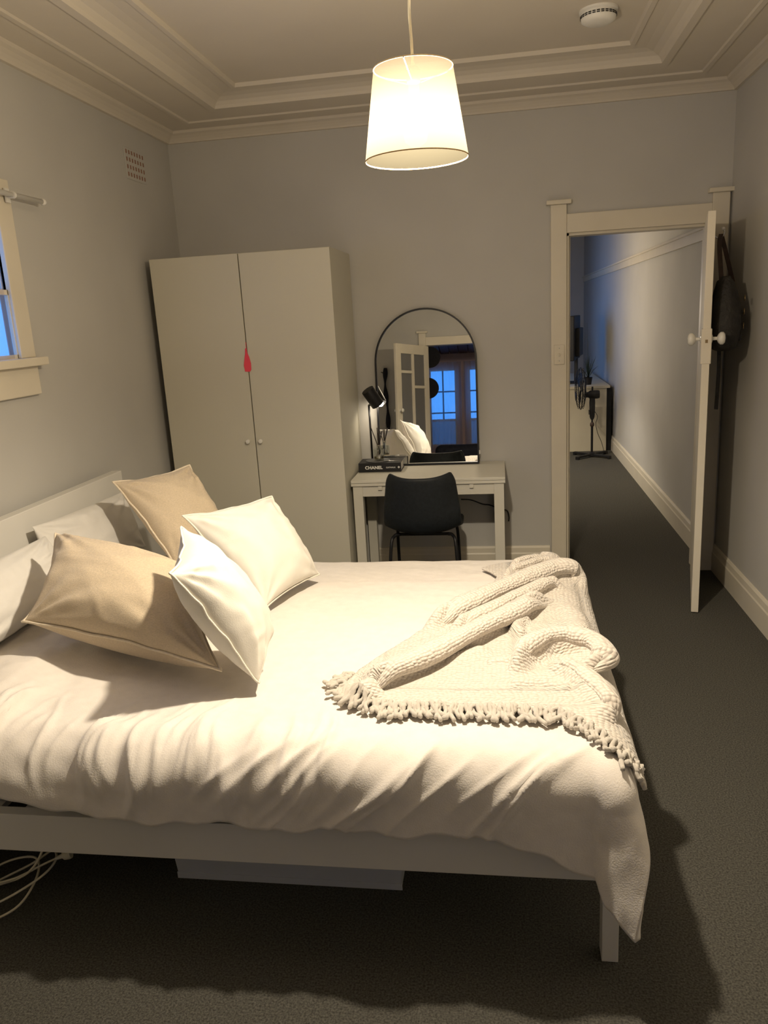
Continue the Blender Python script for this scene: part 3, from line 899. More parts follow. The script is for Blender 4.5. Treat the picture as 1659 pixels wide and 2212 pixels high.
mt = MB().box(-1.83, 0.19, 1.735, 3.29, 0.345, 0.50).build('mattress', 'mattress_cloth', None, bevel=0.04, seg=4)
tag(mt, 'white mattress on the bed frame under the quilt', 'mattress')

# the drape that quilt and throw share: flat cloth coordinates (a, b) -> bed surface
AF, BN, BF, RR, ZT = 0.195, 1.755, 3.225, 0.115, 0.588
def drape(a, b, lift=0.0):
    a = np.asarray(a, float)
    b = np.asarray(b, float)
    t = np.maximum(a - AF, 0)
    s = np.maximum(BN - b, 0)
    q = np.maximum(b - BF, 0)
    side = s + q
    sg = np.where(s > 0, -1.0, 1.0)
    d = np.hypot(t, side)
    phi = np.arctan2(side, np.maximum(t, 1e-9))            # 0 foot, pi/2 long side
    corner = np.sin(2 * phi) ** 2 * (t > 0) * (side > 0)
    frac = np.clip(phi / (PI / 2), 1e-6, 1)
    ph2 = (PI / 2) * np.where((t > 0) & (side > 0), frac ** 0.7, frac)
    th = np.minimum(d / RR, PI / 2)
    over = np.maximum(d - RR * PI / 2, 0)
    fl = 0.05 + 0.36 * corner
    R_ = RR + lift
    h = R_ * np.sin(th) * (1 + 0.30 * corner) + fl * over
    v = RR - R_ * np.cos(th) + over * np.sqrt(1 - fl * fl)
    x = np.minimum(a, AF) + h * np.cos(ph2) * (d > 0)
    y = np.clip(b, BN, BF) + sg * h * np.sin(ph2) * (d > 0)
    z = ZT - v
    # soft crown of the quilt and the rise towards the pillows
    z = z + 0.012 * np.sin(np.clip((b - BN) / (BF - BN), 0, 1) * PI) - 0.02 * np.clip((b - 2.9) / 0.4, 0, 1)
    z = z + 0.05 * np.clip((-1.05 - a) / 0.4, 0, 1) ** 2
    return np.stack([x, y, z], -1)
def drape_n(a, b, lift=0.0):
    e = 1e-4
    da = drape(a + e, b, lift) - drape(a - e, b, lift)
    db = drape(a, b + e, lift) - drape(a, b - e, lift)
    n_ = np.cross(da, db)
    return n_ / (np.linalg.norm(n_, axis=-1, keepdims=True) + 1e-12)

# folds of the quilt, mostly on the near side that falls over the rail
FR = random.Random(11)
FOLDS = []
for k in range(52):        # narrow upright creases towards the head
    FOLDS.append((FR.uniform(-1.62, -0.45), FR.uniform(-0.35, 0.15), FR.uniform(0.004, 0.010), FR.uniform(0.005, 0.013), FR.uniform(-0.15, 0.0), FR.uniform(0.06, 0.20)))
for k in range(9):         # a few broad ones there
    FOLDS.append((FR.uniform(-1.60, -0.60), FR.uniform(-0.3, 0.3), FR.uniform(0.010, 0.018), FR.uniform(0.018, 0.030), FR.uniform(-0.08, 0.0), FR.uniform(0.14, 0.26)))
for k in range(20):        # slanting folds towards the foot
    FOLDS.append((FR.uniform(-0.60, 0.30), FR.uniform(-1.15, -0.7), FR.uniform(0.006, 0.014), FR.uniform(0.008, 0.018), FR.uniform(0.02, 0.09), FR.uniform(0.16, 0.32)))
def quilt_disp(a, b):
    s = BN - b
    out = np.zeros_like(a)
    for (a0, sl, am, wd_, s0, s1) in FOLDS:
        ac = a0 + sl * s + 0.012 * np.sin(s * 22 + a0 * 9)
        env = 1 / (1 + np.exp(-(s - s0) / 0.018)) * 1 / (1 + np.exp((s - s1) / 0.02))
        x_ = (a - ac) / wd_
        out += am * env * np.exp(-np.abs(x_) ** 1.25)
    sidew = 1 / (1 + np.exp(-(s + 0.02) / 0.04))
    out += 0.010 * sidew * vnoise(a * 7, b * 5, 3)
    out += 0.0035 * (1 - 0.5 * sidew) * vnoise(a * 9 + b * 3, b * 14, 5)
    out += 0.005 * vnoise(a * 3, b * 3, 6)
    headw = np.clip((-0.95 - a) / 0.3, 0, 1)
    out += headw * 0.020 * vnoise(a * 5.5 + 3, b * 6, 8)
    return out
na, nb = 300, 250
A1 = np.linspace(-1.66, 0.425, na)
S_KEYS = ([-1.7, -1.40, -1.25, -1.10, -0.9, -0.15, 0.0, 0.1, 0.195, 0.30, 0.36, 0.43], [0.205, 0.212, 0.232, 0.258, 0.268, 0.27, 0.285, 0.315, 0.37, 0.405, 0.41, 0.40])
Aq = np.repeat(A1[:, None], nb, 1)
smax = np.interp(A1, *S_KEYS) + 0.010 * np.sin(A1 * 19) * 0.6 + 0.006 * np.sin(A1 * 47 + 1)
uu = np.linspace(0, 1, nb)
bfar = np.interp(A1, [-0.1, 0.15], [3.50, 3.325])
Bq = (BN - smax)[:, None] * (1 - uu)[None, :] + bfar[:, None] * uu[None, :]
Pq = drape(Aq, Bq) + drape_n(Aq, Bq) * quilt_disp(Aq, Bq)[..., None]
def grid_faces(n1, n2):
    i, j_ = np.meshgrid(np.arange(n1 - 1), np.arange(n2 - 1), indexing='ij')
    k = (i * n2 + j_).ravel()
    return np.stack([k, k + n2, k + n2 + 1, k + 1], -1)
def np_mesh(name, V, F, m_, parent=None, smooth=True, uv=None):
    me = bpy.data.meshes.new(name)
    me.from_pydata(V.reshape(-1, 3).tolist(), [], F.tolist())
    me.update()
    if smooth:
        me.polygons.foreach_set('use_smooth', [True] * len(me.polygons))
    if uv is not None:
        ul = me.uv_layers.new(name='UVMap')
        li = np.empty(len(me.loops), dtype=np.int32)
        me.loops.foreach_get('vertex_index', li)
        ul.data.foreach_set('uv', uv.reshape(-1, 2)[li].ravel().astype(np.float32))
    o = bpy.data.objects.new(name, me)
    COL.objects.link(o)
    me.materials.append(MATS[m_])
    if parent:
        o.parent = parent
    return o
qo = np_mesh('quilt', Pq, grid_faces(na, nb), 'duvet_linen')
md = qo.modifiers.new('solid', 'SOLIDIFY')
md.thickness = 0.022
md.offset = -1
tag(qo, 'creased off white quilt spread over the bed', 'quilt')

# ------------------------------------------------------------------ knitted throw
THROW = [(-0.095, 3.03), (-0.02, 3.10), (0.07, 3.16), (0.17, 3.17), (0.26, 3.10), (0.40, 3.02), (0.42, 2.6), (0.41, 2.2), (0.40, 2.0), (0.385, 1.86), (0.35, 1.76), (0.30, 1.725), (0.25, 1.745), (0.19, 1.80), (0.13, 1.858),
         (0.035, 1.862), (-0.12, 1.868), (-0.29, 1.868), (-0.36, 1.885), (-0.41, 1.92), (-0.46, 1.975), (-0.43, 2.06), (-0.36, 2.20), (-0.27, 2.35), (-0.19, 2.50), (-0.12, 2.62), (-0.06, 2.74), (-0.04, 2.84), (-0.03, 2.90), (-0.06, 2.97)]
TP = np.array(THROW)
def inside(px_, py_, poly):
    r_ = np.zeros(px_.shape, bool)
    n_ = len(poly)
    for i in range(n_):
        x0, y0 = poly[i]
        x1, y1 = poly[(i + 1) % n_]
        c = ((y0 > py_) != (y1 > py_)) & (px_ < (x1 - x0) * (py_ - y0) / (y1 - y0 + 1e-12) + x0)
        r_ ^= c
    return r_
def seg_dist(px_, py_, p, q):
    d = np.array(q) - np.array(p)
    L2 = d @ d + 1e-12
    t = np.clip(((px_ - p[0]) * d[0] + (py_ - p[1]) * d[1]) / L2, 0, 1)
    ex, ey = px_ - p[0] - t * d[0], py_ - p[1] - t * d[1]
    sgn = np.sign(d[0] * ey - d[1] * ex)
    return np.hypot(ex, ey), t, sgn
# ridges: polyline in cloth coordinates, height, width on the left of travel, width on the right
RIDGES = [
    ([(0.29, 2.80), (0.26, 2.90), (0.19, 2.88), (0.10, 2.79), (0.00, 2.66), (-0.10, 2.54), (-0.20, 2.42), (-0.27, 2.33)], 0.062, 0.020, 0.030),
    ([(0.22, 2.77), (0.15, 2.73), (0.06, 2.62), (-0.02, 2.51), (-0.11, 2.40), (-0.19, 2.32)], 0.046, 0.014, 0.020),
    ([(0.17, 2.64), (0.09, 2.52), (0.02, 2.42), (-0.07, 2.30), (-0.17, 2.17), (-0.27, 2.05), (-0.35, 1.97), (-0.40, 1.94)], 0.062, 0.012, 0.055),
    ([(-0.05, 2.22), (-0.16, 2.15), (-0.28, 2.16)], 0.014, 0.03, 0.03),
    ([(0.01, 2.03), (0.05, 2.12), (0.11, 2.19), (0.18, 2.215), (0.235, 2.19), (0.245, 2.12), (0.20, 2.09)], 0.064, 0.014, 0.022),
    ([(0.11, 2.10), (0.17, 2.05), (0.21, 1.98), (0.235, 1.90), (0.26, 1.82)], 0.036, 0.012, 0.026),
    ([(0.075, 2.44), (0.03, 2.35), (0.055, 2.29)], 0.030, 0.014, 0.014),
    ([(0.02, 2.94), (0.08, 3.02), (0.17, 3.10)], 0.040, 0.016, 0.016),
    ([(-0.01, 2.86), (0.06, 2.92), (0.15, 3.01), (0.21, 3.02)], 0.040, 0.014, 0.016),
    ([(0.14, 3.13), (0.185, 3.11), (0.20, 3.05)], 0.042, 0.03, 0.03),
    ([(0.20, 2.56), (0.235, 2.48), (0.24, 2.36)], 0.016, 0.03, 0.04),
    ([(-0.36, 1.96), (-0.40, 1.91), (-0.39, 1.88)], 0.036, 0.030, 0.030),
    ([(0.06, 2.36), (0.12, 2.37), (0.20, 2.36)], 0.012, 0.018, 0.018),
    ([(-0.06, 2.12), (0.00, 2.13), (0.03, 2.17)], 0.012, 0.014, 0.014),
    ([(0.00, 1.98), (0.10, 1.99), (0.18, 1.96)], 0.014, 0.016, 0.016),
]
def throw_height(a, b):
    hgt = np.full(a.shape, 0.010)
    for pts, hh, wl, wr in RIDGES:
        best = np.full(a.shape, 9.0)
        tt = np.zeros(a.shape)
        sg = np.ones(a.shape)
        n_ = len(pts) - 1
        pv = bez([(p[0], p[1], 0) for p in pts], 5)
        pv = [(p.x, p.y) for p in pv]
        n_ = len(pv) - 1
        for i in range(n_):
            d, t, s_ = seg_dist(a, b, pv[i], pv[i + 1])
            up_ = d < best
            best = np.where(up_, d, best)
            tt = np.where(up_, (i + t) / n_, tt)
            sg = np.where(up_, s_, sg)
        wdt = np.where(sg > 0, wl, wr)
        env = np.clip(np.minimum(tt, 1 - tt) / 0.14, 0.12, 1)
        env = env * env * (3 - 2 * env)
        hgt = np.maximum(hgt, 0.010 + hh * env * np.exp(-(best / wdt) ** 2)) + 0.08 * hh * env * np.exp(-(best / (2.2 * wdt)) ** 2)
    hgt = hgt * (1 - 0.55 * np.clip((a - 0.20) / 0.12, 0, 1)) + 0.004 * vnoise(a * 9, b * 9, 21) + 0.008
    return hgt
stp = 0.006
ga = np.arange(-0.50, 0.56, stp)
gb = np.arange(1.56, 3.22, stp)
GA, GB = np.meshgrid(ga, gb, indexing='ij')
cin = inside((GA[:-1, :-1] + GA[1:, 1:]) / 2, (GB[:-1, :-1] + GB[1:, 1:]) / 2, THROW)
n2 = len(gb)
ii, jj = np.nonzero(cin)
F0 = np.stack([ii * n2 + jj, (ii + 1) * n2 + jj, (ii + 1) * n2 + jj + 1, ii * n2 + jj + 1], -1)
used = np.unique(F0)
remap = -np.ones(GA.size, int)
remap[used] = np.arange(len(used))
F1 = remap[F0]
ta, tb = GA.ravel()[used].copy(), GB.ravel()[used].copy()
cnt = np.bincount(F1.ravel(), minlength=len(used))
bd = np.nonzero(cnt < 4)[0]
for _ in range(1):
    pa, pb = ta[bd], tb[bd]
    best = np.full(pa.shape, 9.0)
    na_, nb_ = pa.copy(), pb.copy()
    for i in range(len(THROW)):
        p, q = TP[i], TP[(i + 1) % len(THROW)]
        d = q - p
        t = np.clip(((pa - p[0]) * d[0] + (pb - p[1]) * d[1]) / (d @ d), 0, 1)
        cx_, cy_ = p[0] + t * d[0], p[1] + t * d[1]
        ds = np.hypot(pa - cx_, pb - cy_)
        m_ = ds < best
        best = np.where(m_, ds, best)
        na_ = np.where(m_, cx_, na_)
        nb_ = np.where(m_, cy_, nb_)
    ta[bd], tb[bd] = na_, nb_
def on_bed(a, b, lift):
    """a point of cloth lying LIFT above the quilt"""
    q = np.maximum(quilt_disp(a, b), 0)
    return drape(a, b) + drape_n(a, b) * (q + lift)[..., None]
TH_ = throw_height(ta, tb)
Pt = on_bed(ta, tb, TH_)
HG = throw_height(GA, GB)
ua = np.cumsum(np.hypot(stp, np.diff(HG, axis=0, prepend=HG[:1])), axis=0)
ub = np.cumsum(np.hypot(stp, np.diff(HG, axis=1, prepend=HG[:, :1])), axis=1)
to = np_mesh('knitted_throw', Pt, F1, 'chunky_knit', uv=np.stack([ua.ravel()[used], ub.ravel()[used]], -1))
md = to.modifiers.new('solid', 'SOLIDIFY')
md.thickness = 0.010
md.offset = 0
md = to.modifiers.new('smooth', 'SMOOTH')
md.factor = 0.5
md.iterations = 1
tag(to, 'cream chunky knitted throw with fringe bunched at the bed foot', 'throw')
# rolled folds: thick rolls of the same knit lying along the ridges
def roll(pts, hh, r0, off, seed):
    pv = bez([(p[0], p[1], 0) for p in pts], 8)
    n_ = len(pv)
    pa = np.array([p.x for p in pv])
    pb = np.array([p.y for p in pv])
    da, db = np.gradient(pa), np.gradient(pb)
    ln = np.hypot(da, db) + 1e-9
    la, lb_ = -db / ln, da / ln                       # left of travel
    pa, pb = pa + la * off, pb + lb_ * off
    t = np.linspace(0, 1, n_)
    env = np.clip(np.minimum(t, 1 - t) / 0.22, 0.0, 1)
    env = env * env * (3 - 2 * env)
    rad = r0 * (0.06 + 0.94 * env ** 0.6) * (1 + 0.10 * np.sin(t * 17 + seed))
    cen = np.maximum((hh + 0.016) * env - rad + 0.010, 0.008)
    M = 20
    V, UVs = [], []
    arc = np.concatenate([[0], np.cumsum(np.hypot(np.diff(pa), np.diff(pb)))])
    for k in range(M + 1):
        an = 2 * PI * k / M
        sa, sb = pa + la * rad * math.cos(an) * 1.15, pb + lb_ * rad * math.cos(an) * 1.15
        hz = np.maximum(cen + rad * math.sin(an) * 1.0, 0.004)
        V.append(on_bed(sa, sb, hz))
        UVs.append(np.stack([arc, np.full(n_, k / M * 2 * PI * r0)], -1))
    V = np.array(V)
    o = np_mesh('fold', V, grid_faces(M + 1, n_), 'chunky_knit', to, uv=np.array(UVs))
    return o
roll(RIDGES[0][0], 0.070, 0.033, 0.008, 1)
roll(RIDGES[1][0], 0.050, 0.022, 0.006, 2)
roll(RIDGES[2][0], 0.066, 0.028, 0.010, 3)
roll(RIDGES[4][0], 0.068, 0.027, 0.006, 4)
roll(RIDGES[5][0], 0.044, 0.019, 0.006, 5)
roll(RIDGES[7][0], 0.044, 0.015, 0.0, 6)
roll(RIDGES[8][0], 0.044, 0.015, 0.0, 7)
# fringe: each tassel a twisted yarn
tassels = []
for v_ in range(4):
    rg = random.Random(50 + v_)
    L_ = 1.0
    pts, rad = [], []
    for k in range(9):
        t = k / 8
        pts.append((0.13 * math.sin(t * 5 + v_ * 2) * t, t, 0.10 * math.sin(t * 6 + v_) * (1 - t)))
        rad.append(0.095 * (1 + 0.22 * math.sin(t * 21 + v_)) * (0.8 if k == 8 else 1))
    tassels.append(MB().tube(pts, rad, 6))
tmesh = []
def add_tassel(a, b, da, db, L_, k):
    if k < 4:
        o = tassels[k].build('tassel', 'yarn', None, smooth=True)
        tmesh.append(o)
    else:
        o = tmesh[k % 4].copy()
        COL.objects.link(o)
    base = on_bed(np.array([a]), np.array([b]), throw_height(np.array([a]), np.array([b])) + 0.001)[0]
    tip = on_bed(np.array([a + da * L_]), np.array([b + db * L_]), np.array([0.015]))[0]
    base, tip = Vector(base), Vector(tip)
    yv = (tip - base)
    ln = yv.length
    yv.normalize()
    zv = Vector(drape_n(np.array([a]), np.array([b]))[0])
    xv = yv.cross(zv).normalized()
    zv = xv.cross(yv)
    s_ = ln
    M_ = Matrix(((xv.x, yv.x, zv.x, base.x), (xv.y, yv.y, zv.y, base.y), (xv.z, yv.z, zv.z, base.z), (0, 0, 0, 1)))
    sc = Matrix.Diagonal((0.068, s_, 0.068, 1))
    o.parent = to
    o.matrix_parent_inverse = Matrix.Identity(4)
    o.matrix_basis = M_ @ sc
FL = [(-0.44, 2.03), (-0.46, 1.975), (-0.41, 1.92), (-0.36, 1.888), (-0.29, 1.868), (-0.12, 1.868), (0.035, 1.862), (0.13, 1.858), (0.19, 1.80), (0.25, 1.745), (0.30, 1.725), (0.35, 1.76)]
kk = 0
TR = random.Random(3)
for i in range(len(FL) - 1):
    p, q = np.array(FL[i]), np.array(FL[i + 1])
    L_ = np.linalg.norm(q - p)
    nn = max(2, int(L_ / (0.0055 if i < 4 else 0.0075)))
    d = (q - p) / L_
    outw = np.array([d[1], -d[0]])
    for k in range(nn):
        c = p + (q - p) * ((k + TR.random() * 0.6) / nn)
        dv = outw + d * TR.uniform(-0.55, 0.55) + np.array([0.0, -0.35])
        dv /= np.linalg.norm(dv)
        add_tassel(float(c[0] + TR.uniform(-0.003, 0.003)), float(c[1] + TR.uniform(0.0, 0.012)), dv[0], dv[1], TR.uniform(0.040, 0.072) * (0.7 if i >= 7 else 1), kk)
        kk += 1

# ------------------------------------------------------------------ pillows
def pillow(name, A, B, C, D, T, m_, label, seed, piping=None, pinch=0.055, group=None, sag=0.0, n=44, wr=1.0, cat='cushion', lowbulge=1.0, topbulge=1.0):
    """soft pillow over the quad A B C D (A-B lower edge, D above A); faces bulge along +-normal"""
    A, B, C, D = (np.array(p, float) for p in (A, B, C, D))
    u = np.linspace(-1, 1, n + 1)
    # denser sampling at the edges
    u = np.sign(u) * (1 - (1 - np.abs(u)) ** 1.25)
    U, V = np.meshgrid(u, u, indexing='ij')
    Up = U * (1 - pinch * (1 - V ** 2) * np.abs(U) ** 2)
    Vp = V * (1 - pinch * (1 - U ** 2) * np.abs(V) ** 2)
    s, t = (Up + 1) / 2, (Vp + 1) / 2
    P = (A[None, None] * ((1 - s) * (1 - t))[..., None] + B * (s * (1 - t))[..., None] + C * (s * t)[..., None] + D * ((1 - s) * t)[..., None])
    nrm = np.cross(B - A + C - D, D - A + C - B)
    nrm /= np.linalg.norm(nrm)
    prof = ((1 - np.abs(U) ** 2.2) * (1 - np.abs(V) ** 2.2))
    prof = np.clip(prof, 0, 1) ** 0.52
    # wrinkles running in from the corners and edges
    W = np.zeros_like(U)
    rg = np.random.default_rng(seed)
    for cu, cv in ((-1, -1), (1, -1), (1, 1), (-1, 1)):
        dx_, dy_ = U - cu, V - cv
        r_ = np.hypot(dx_, dy_)
        an = np.arctan2(dy_ * cv * -1, dx_ * cu * -1)
        W += 0.010 * np.sin(an * rg.uniform(9, 14) + rg.uniform(0, 6)) * np.exp(-r_ / 0.55) * np.clip(r_ * 4, 0, 1)
    for k in range(16):
        e = rg.integers(0, 4)
        c0 = rg.uniform(-0.85, 0.85)
        a_, d_ = (U, V) if e < 2 else (V, U)
        dist = (1 - d_) if e % 2 else (1 + d_)
        W += rg.uniform(0.003, 0.008) * np.exp(-((a_ - c0 - rg.uniform(-0.3, 0.3) * dist) / rg.uniform(0.03, 0.07)) ** 2) * np.exp(-dist / 0.35) * np.clip(dist * 5, 0, 1)
    W += 0.006 * vnoise(U * 2.2 + seed, V * 2.2, seed + 40)
    W *= wr
    edge = np.clip((1 - np.maximum(np.abs(U), np.abs(V))) * 6, 0, 1)
    ew = 0.004 * np.sin(np.arctan2(V, U) * 9 + seed) + 0.0015 * np.sin(np.arctan2(V, U) * 21)
    top = P + nrm * ((T * topbulge * prof + W * edge) + ew * (1 - edge))[..., None]
    W2 = 0.004 * vnoise(U * 3, V * 3, seed + 77)
    bot = P - nrm * ((T * lowbulge * prof + W2 * edge) - ew * (1 - edge))[..., None]
    if sag:
        top[..., 2] -= sag * prof * 0.3
        bot[..., 2] -= sag * prof * 0.3
    N1 = n + 1
    idx = np.arange(N1 * N1).reshape(N1, N1)
    idb = idx + N1 * N1
    per = (np.abs(U) >= 1 - 1e-9) | (np.abs(V) >= 1 - 1e-9)
    idb2 = np.where(per, idx, idb)
    f1 = np.stack([idx[:-1, :-1], idx[1:, :-1], idx[1:, 1:], idx[:-1, 1:]], -1).reshape(-1, 4)
    f2 = np.stack([idb2[:-1, :-1], idb2[:-1, 1:], idb2[1:, 1:], idb2[1:, :-1]], -1).reshape(-1, 4)
    keep = np.concatenate([idx.ravel(), idb[~per]])
    rm = -np.ones(2 * N1 * N1, int)
    rm[keep] = np.arange(len(keep))
    allv = np.concatenate([top.reshape(-1, 3), bot.reshape(-1, 3)])[keep]
    o = np_mesh(name, allv, rm[np.concatenate([f1, f2])], m_)
    md = o.modifiers.new('sub', 'SUBSURF')
    md.levels = md.render_levels = 1
    tag(o, label, cat, group)
    ctr = allv.mean(0)
    if piping:
        ring_ = np.concatenate([top[:-1, 0], top[-1, :-1], top[1:, -1][::-1], top[0, 1:][::-1]])
        outd = ring_ - ctr
        outd -= np.outer(outd @ nrm, nrm)
        outd /= np.linalg.norm(outd, axis=1, keepdims=True)
        k = np.arange(len(ring_))
        wob = 0.0008 * np.sin(k * 0.9) + 0.0014 * np.sin(k * 0.37 + seed)
        MB().tube((ring_ + outd * 0.003 + nrm * wob[:, None]).tolist(), (0.0042 if 'beige' in piping else 0.0033), 6, closed=True).build('piping', piping, None, smooth=True).parent = o
    return o

pillow('bed_pillow', (-1.735, 2.64, 0.615), (-1.735, 3.42, 0.60), (-1.80, 3.40, 0.885), (-1.80, 2.66, 0.915), 0.062, 'grey_cotton', 'white bed pillow leaning on the far end of the headboard', 2, None, 0.04, cat='pillow', wr=1.2)
pillow('bed_pillow', (-1.63, 1.86, 0.66), (-1.63, 2.60, 0.66), (-1.735, 2.64, 0.885), (-1.735, 1.88, 0.90), 0.075, 'grey_cotton', 'white bed pillow at the near side, cut by the picture edge', 4, None, 0.04, cat='pillow', wr=1.2)
pillow('beige_cushion', (-1.345, 2.905, 0.655), (-1.20, 3.26, 0.65), (-1.405, 3.29, 1.02), (-1.63, 3.005, 1.01), 0.105, 'beige_linen', 'tan linen cushion with piping, standing behind the white ones', 6, 'beige_piping', pinch=0.09, wr=1.5)
pillow('beige_cushion', (-1.485, 2.065, 0.765), (-0.80, 1.925, 0.675), (-1.03, 2.37, 0.84), (-1.53, 2.38, 0.965), 0.115, 'beige_linen', 'large tan linen cushion lying tilted at the near side of the bed', 9, 'beige_piping', pinch=0.12, wr=1.4, lowbulge=1.45)
pillow('white_cushion', (-0.848, 2.508, 0.640), (-0.735, 2.875, 0.640), (-0.912, 2.905, 0.955), (-1.152, 2.588, 0.962), 0.092, 'white_cotton', 'square white cushion with a bright face beside the tan standing one', 12, 'white_piping', pinch=0.07, wr=1.3)
pillow('white_cushion', (-0.700, 1.940, 0.635), (-0.760, 2.25, 0.648), (-0.955, 2.13, 1.045), (-0.868, 1.835, 1.000), 0.100, 'white_cotton', 'white cushion seen edge on, leaning against the near tan cushion', 15, 'white_piping', pinch=0.11, lowbulge=0.75, wr=1.6)

# ------------------------------------------------------------------ under and beside the bed
bxo = thing('storage_box', (-0.66, 2.1, 0), 'low pale plastic storage box under the bed', 'box')
m = MB()
x0, x1, y0, y1, h = -1.0, -0.315, 1.90, 2.36, 0.17
vs = []
for (s_, z) in ((0.0, 0.0), (0.012, h)):
    vs += [(x0 - s_, y0 - s_, z), (x1 + s_, y0 - s_, z), (x1 + s_, y1 + s_, z), (x0 - s_, y1 + s_, z)]
for (s_, z) in ((-0.004, 0.006), (0.008, h)):
    vs += [(x0 - s_, y0 - s_, z), (x1 + s_, y0 - s_, z), (x1 + s_, y1 + s_, z), (x0 - s_, y1 + s_, z)]
fs = [(0, 1, 2, 3), (8, 11, 10, 9)]
for k in range(4):
    k2 = (k + 1) % 4
    fs += [(k, k2, 4 + k2, 4 + k), (8 + k, 12 + k, 12 + k2, 8 + k2), (4 + k, 4 + k2, 12 + k2, 12 + k)]
m.add(vs, fs)
m.build('tub', 'box_plastic', bxo, bevel=0.003)
MB().box(x0 - 0.02, x1 + 0.02, y0 - 0.02, y1 + 0.02, h, h + 0.014).build('lid', 'box_plastic', bxo, bevel=0.004)
MB().box(x0 - 0.003, x1 + 0.003, y0 - 0.004, y0 - 0.001, 0.0, 0.022).build('base_rim', 'box_plastic', bxo, bevel=0.001)

cb = thing('extension_lead', (-1.44, 1.80, 0), 'loosely coiled pale power cord with plug under the bed edge', 'cord')
cz = 0.004
MB().tube(bez([(-1.31, 1.745, 0.25), (-1.33, 1.75, 0.19), (-1.38, 1.765, 0.12), (-1.46, 1.80, 0.05), (-1.56, 1.80, 0.01), (-1.62, 1.74, cz), (-1.60, 1.66, cz), (-1.50, 1.66, cz + 0.004), (-1.42, 1.72, 0.02), (-1.40, 1.80, 0.06),
               (-1.44, 1.86, 0.075), (-1.54, 1.87, 0.05), (-1.62, 1.82, 0.02), (-1.66, 1.74, cz)], 10), 0.0036, 7).build('cord', 'cord_white', cb, smooth=True)
MB().tube(bez([(-1.66, 1.74, cz), (-1.58, 1.70, 0.01), (-1.48, 1.72, 0.03), (-1.38, 1.78, 0.07), (-1.36, 1.84, 0.085), (-1.40, 1.89, 0.08), (-1.46, 1.86, 0.05), (-1.54, 1.80, 0.03), (-1.47, 1.80, 0.05), (-1.40, 1.83, 0.075), (-1.362, 1.845, 0.088)], 10), 0.0036, 7).build('cord', 'cord_white', cb, smooth=True)
MB().lathe([(0.005, 0), (0.007, 0.02), (0.014, 0.026), (0.017, 0.04), (0.016, 0.048), (0.001, 0.049)], 14, (-1.362, 1.845, 0.088), (0.9, 0.3, 0.25)).build('plug', 'cord_white', cb, smooth=True, auto=45)

# ------------------------------------------------------------------ beyond the bedroom door
fan = thing('pedestal_fan', (0.98, 8.70, 0), 'black pedestal fan turned side on, standing beyond the open door', 'fan')
FXx, FYy = 0.975, 8.70
for k, a in enumerate((0.75, PI - 0.75, PI + 0.75, -0.75)):
    dv = Vector((math.cos(a), math.sin(a), 0))
    MB().obox(Vector((FXx, FYy, 0.026)) + dv * 0.125, dv, Vector((-dv.y, dv.x, 0)), (0, 0, 1), 0.105, 0.018, 0.012).build('foot', 'black_plastic', fan, bevel=0.005)
    MB().obox(Vector((FXx, FYy, 0.018)) + dv * 0.228, dv, Vector((-dv.y, dv.x, 0)), (0, 0, 1), 0.014, 0.022, 0.018).build('foot_cap', 'black_plastic', fan, bevel=0.004)
MB().lathe([(0.04, 0.014), (0.04, 0.04), (0.02, 0.055)], 20, (FXx, FYy, 0)).build('hub', 'black_plastic', fan, smooth=True, auto=40)
MB().lathe([(0.013, 0.05), (0.013, 0.34)], 16, (FXx, FYy, 0)).build('outer_pole', 'black_metal', fan, smooth=True, auto=40)
MB().lathe([(0.014, 0.335), (0.022, 0.345), (0.022, 0.37), (0.012, 0.385)], 16, (FXx, FYy, 0)).build('height_collar', 'strap_brown', fan, smooth=True, auto=40)
MB().lathe([(0.009, 0.38), (0.009, 0.42)], 14, (FXx, FYy, 0)).build('inner_pole', 'black_metal', fan, smooth=True)
MB().lathe([(0.016, 0.415), (0.026, 0.44), (0.030, 0.52), (0.032, 0.60), (0.028, 0.66)], 18, (FXx, FYy, 0)).build('control_box', 'black_plastic', fan, smooth=True, auto=40)
for zz in (0.475, 0.488, 0.501, 0.514):
    MB().box(FXx - 0.038, FXx - 0.026, FYy - 0.02, FYy + 0.02, zz - 0.003, zz + 0.003).build('speed_button', 'black_plastic', fan)
MB().lathe([(0.001, -0.075), (0.04, -0.07), (0.046, -0.05), (0.046, 0.03), (0.03, 0.05), (0.03, 0.09)], 20, (FXx + 0.005, FYy, 0.685), (-1, 0, 0)).build('motor_housing', 'black_plastic', fan, smooth=True, auto=45)
MB().lathe([(0.010, 0.0), (0.010, 0.04)], 10, (FXx - 0.0, FYy, 0.73)).build('swing_knob', 'black_plastic', fan)
gx, gz, gr = FXx - 0.125, 0.755, 0.225
cage = MB()
for rr, xo in ((gr, 0.0), (gr * 0.97, 0.025), (gr * 0.97, -0.025), (gr * 0.6, -0.048), (gr * 0.6, 0.042), (gr * 0.25, -0.055), (gr * 0.25, 0.048)):
    cage.tube([(gx + xo, FYy + rr * math.cos(a), gz + rr * math.sin(a)) for a in np.linspace(0, 2 * PI, 40, endpoint=False)], 0.0028 if rr < gr else 0.006, 5, closed=True)
for k in range(30):
    a = 2 * PI * k / 30
    ca_, sa_ = math.cos(a), math.sin(a)
    for sg_ in (-1, 1):
        cage.tube([(gx + sg_ * xo, FYy + rr * ca_, gz + rr * sa_) for rr, xo in ((0.04, 0.055), (0.12, 0.048), (0.185, 0.035), (0.212, 0.012))], 0.0018, 4)
cage.build('grille', 'black_metal', fan, smooth=True)
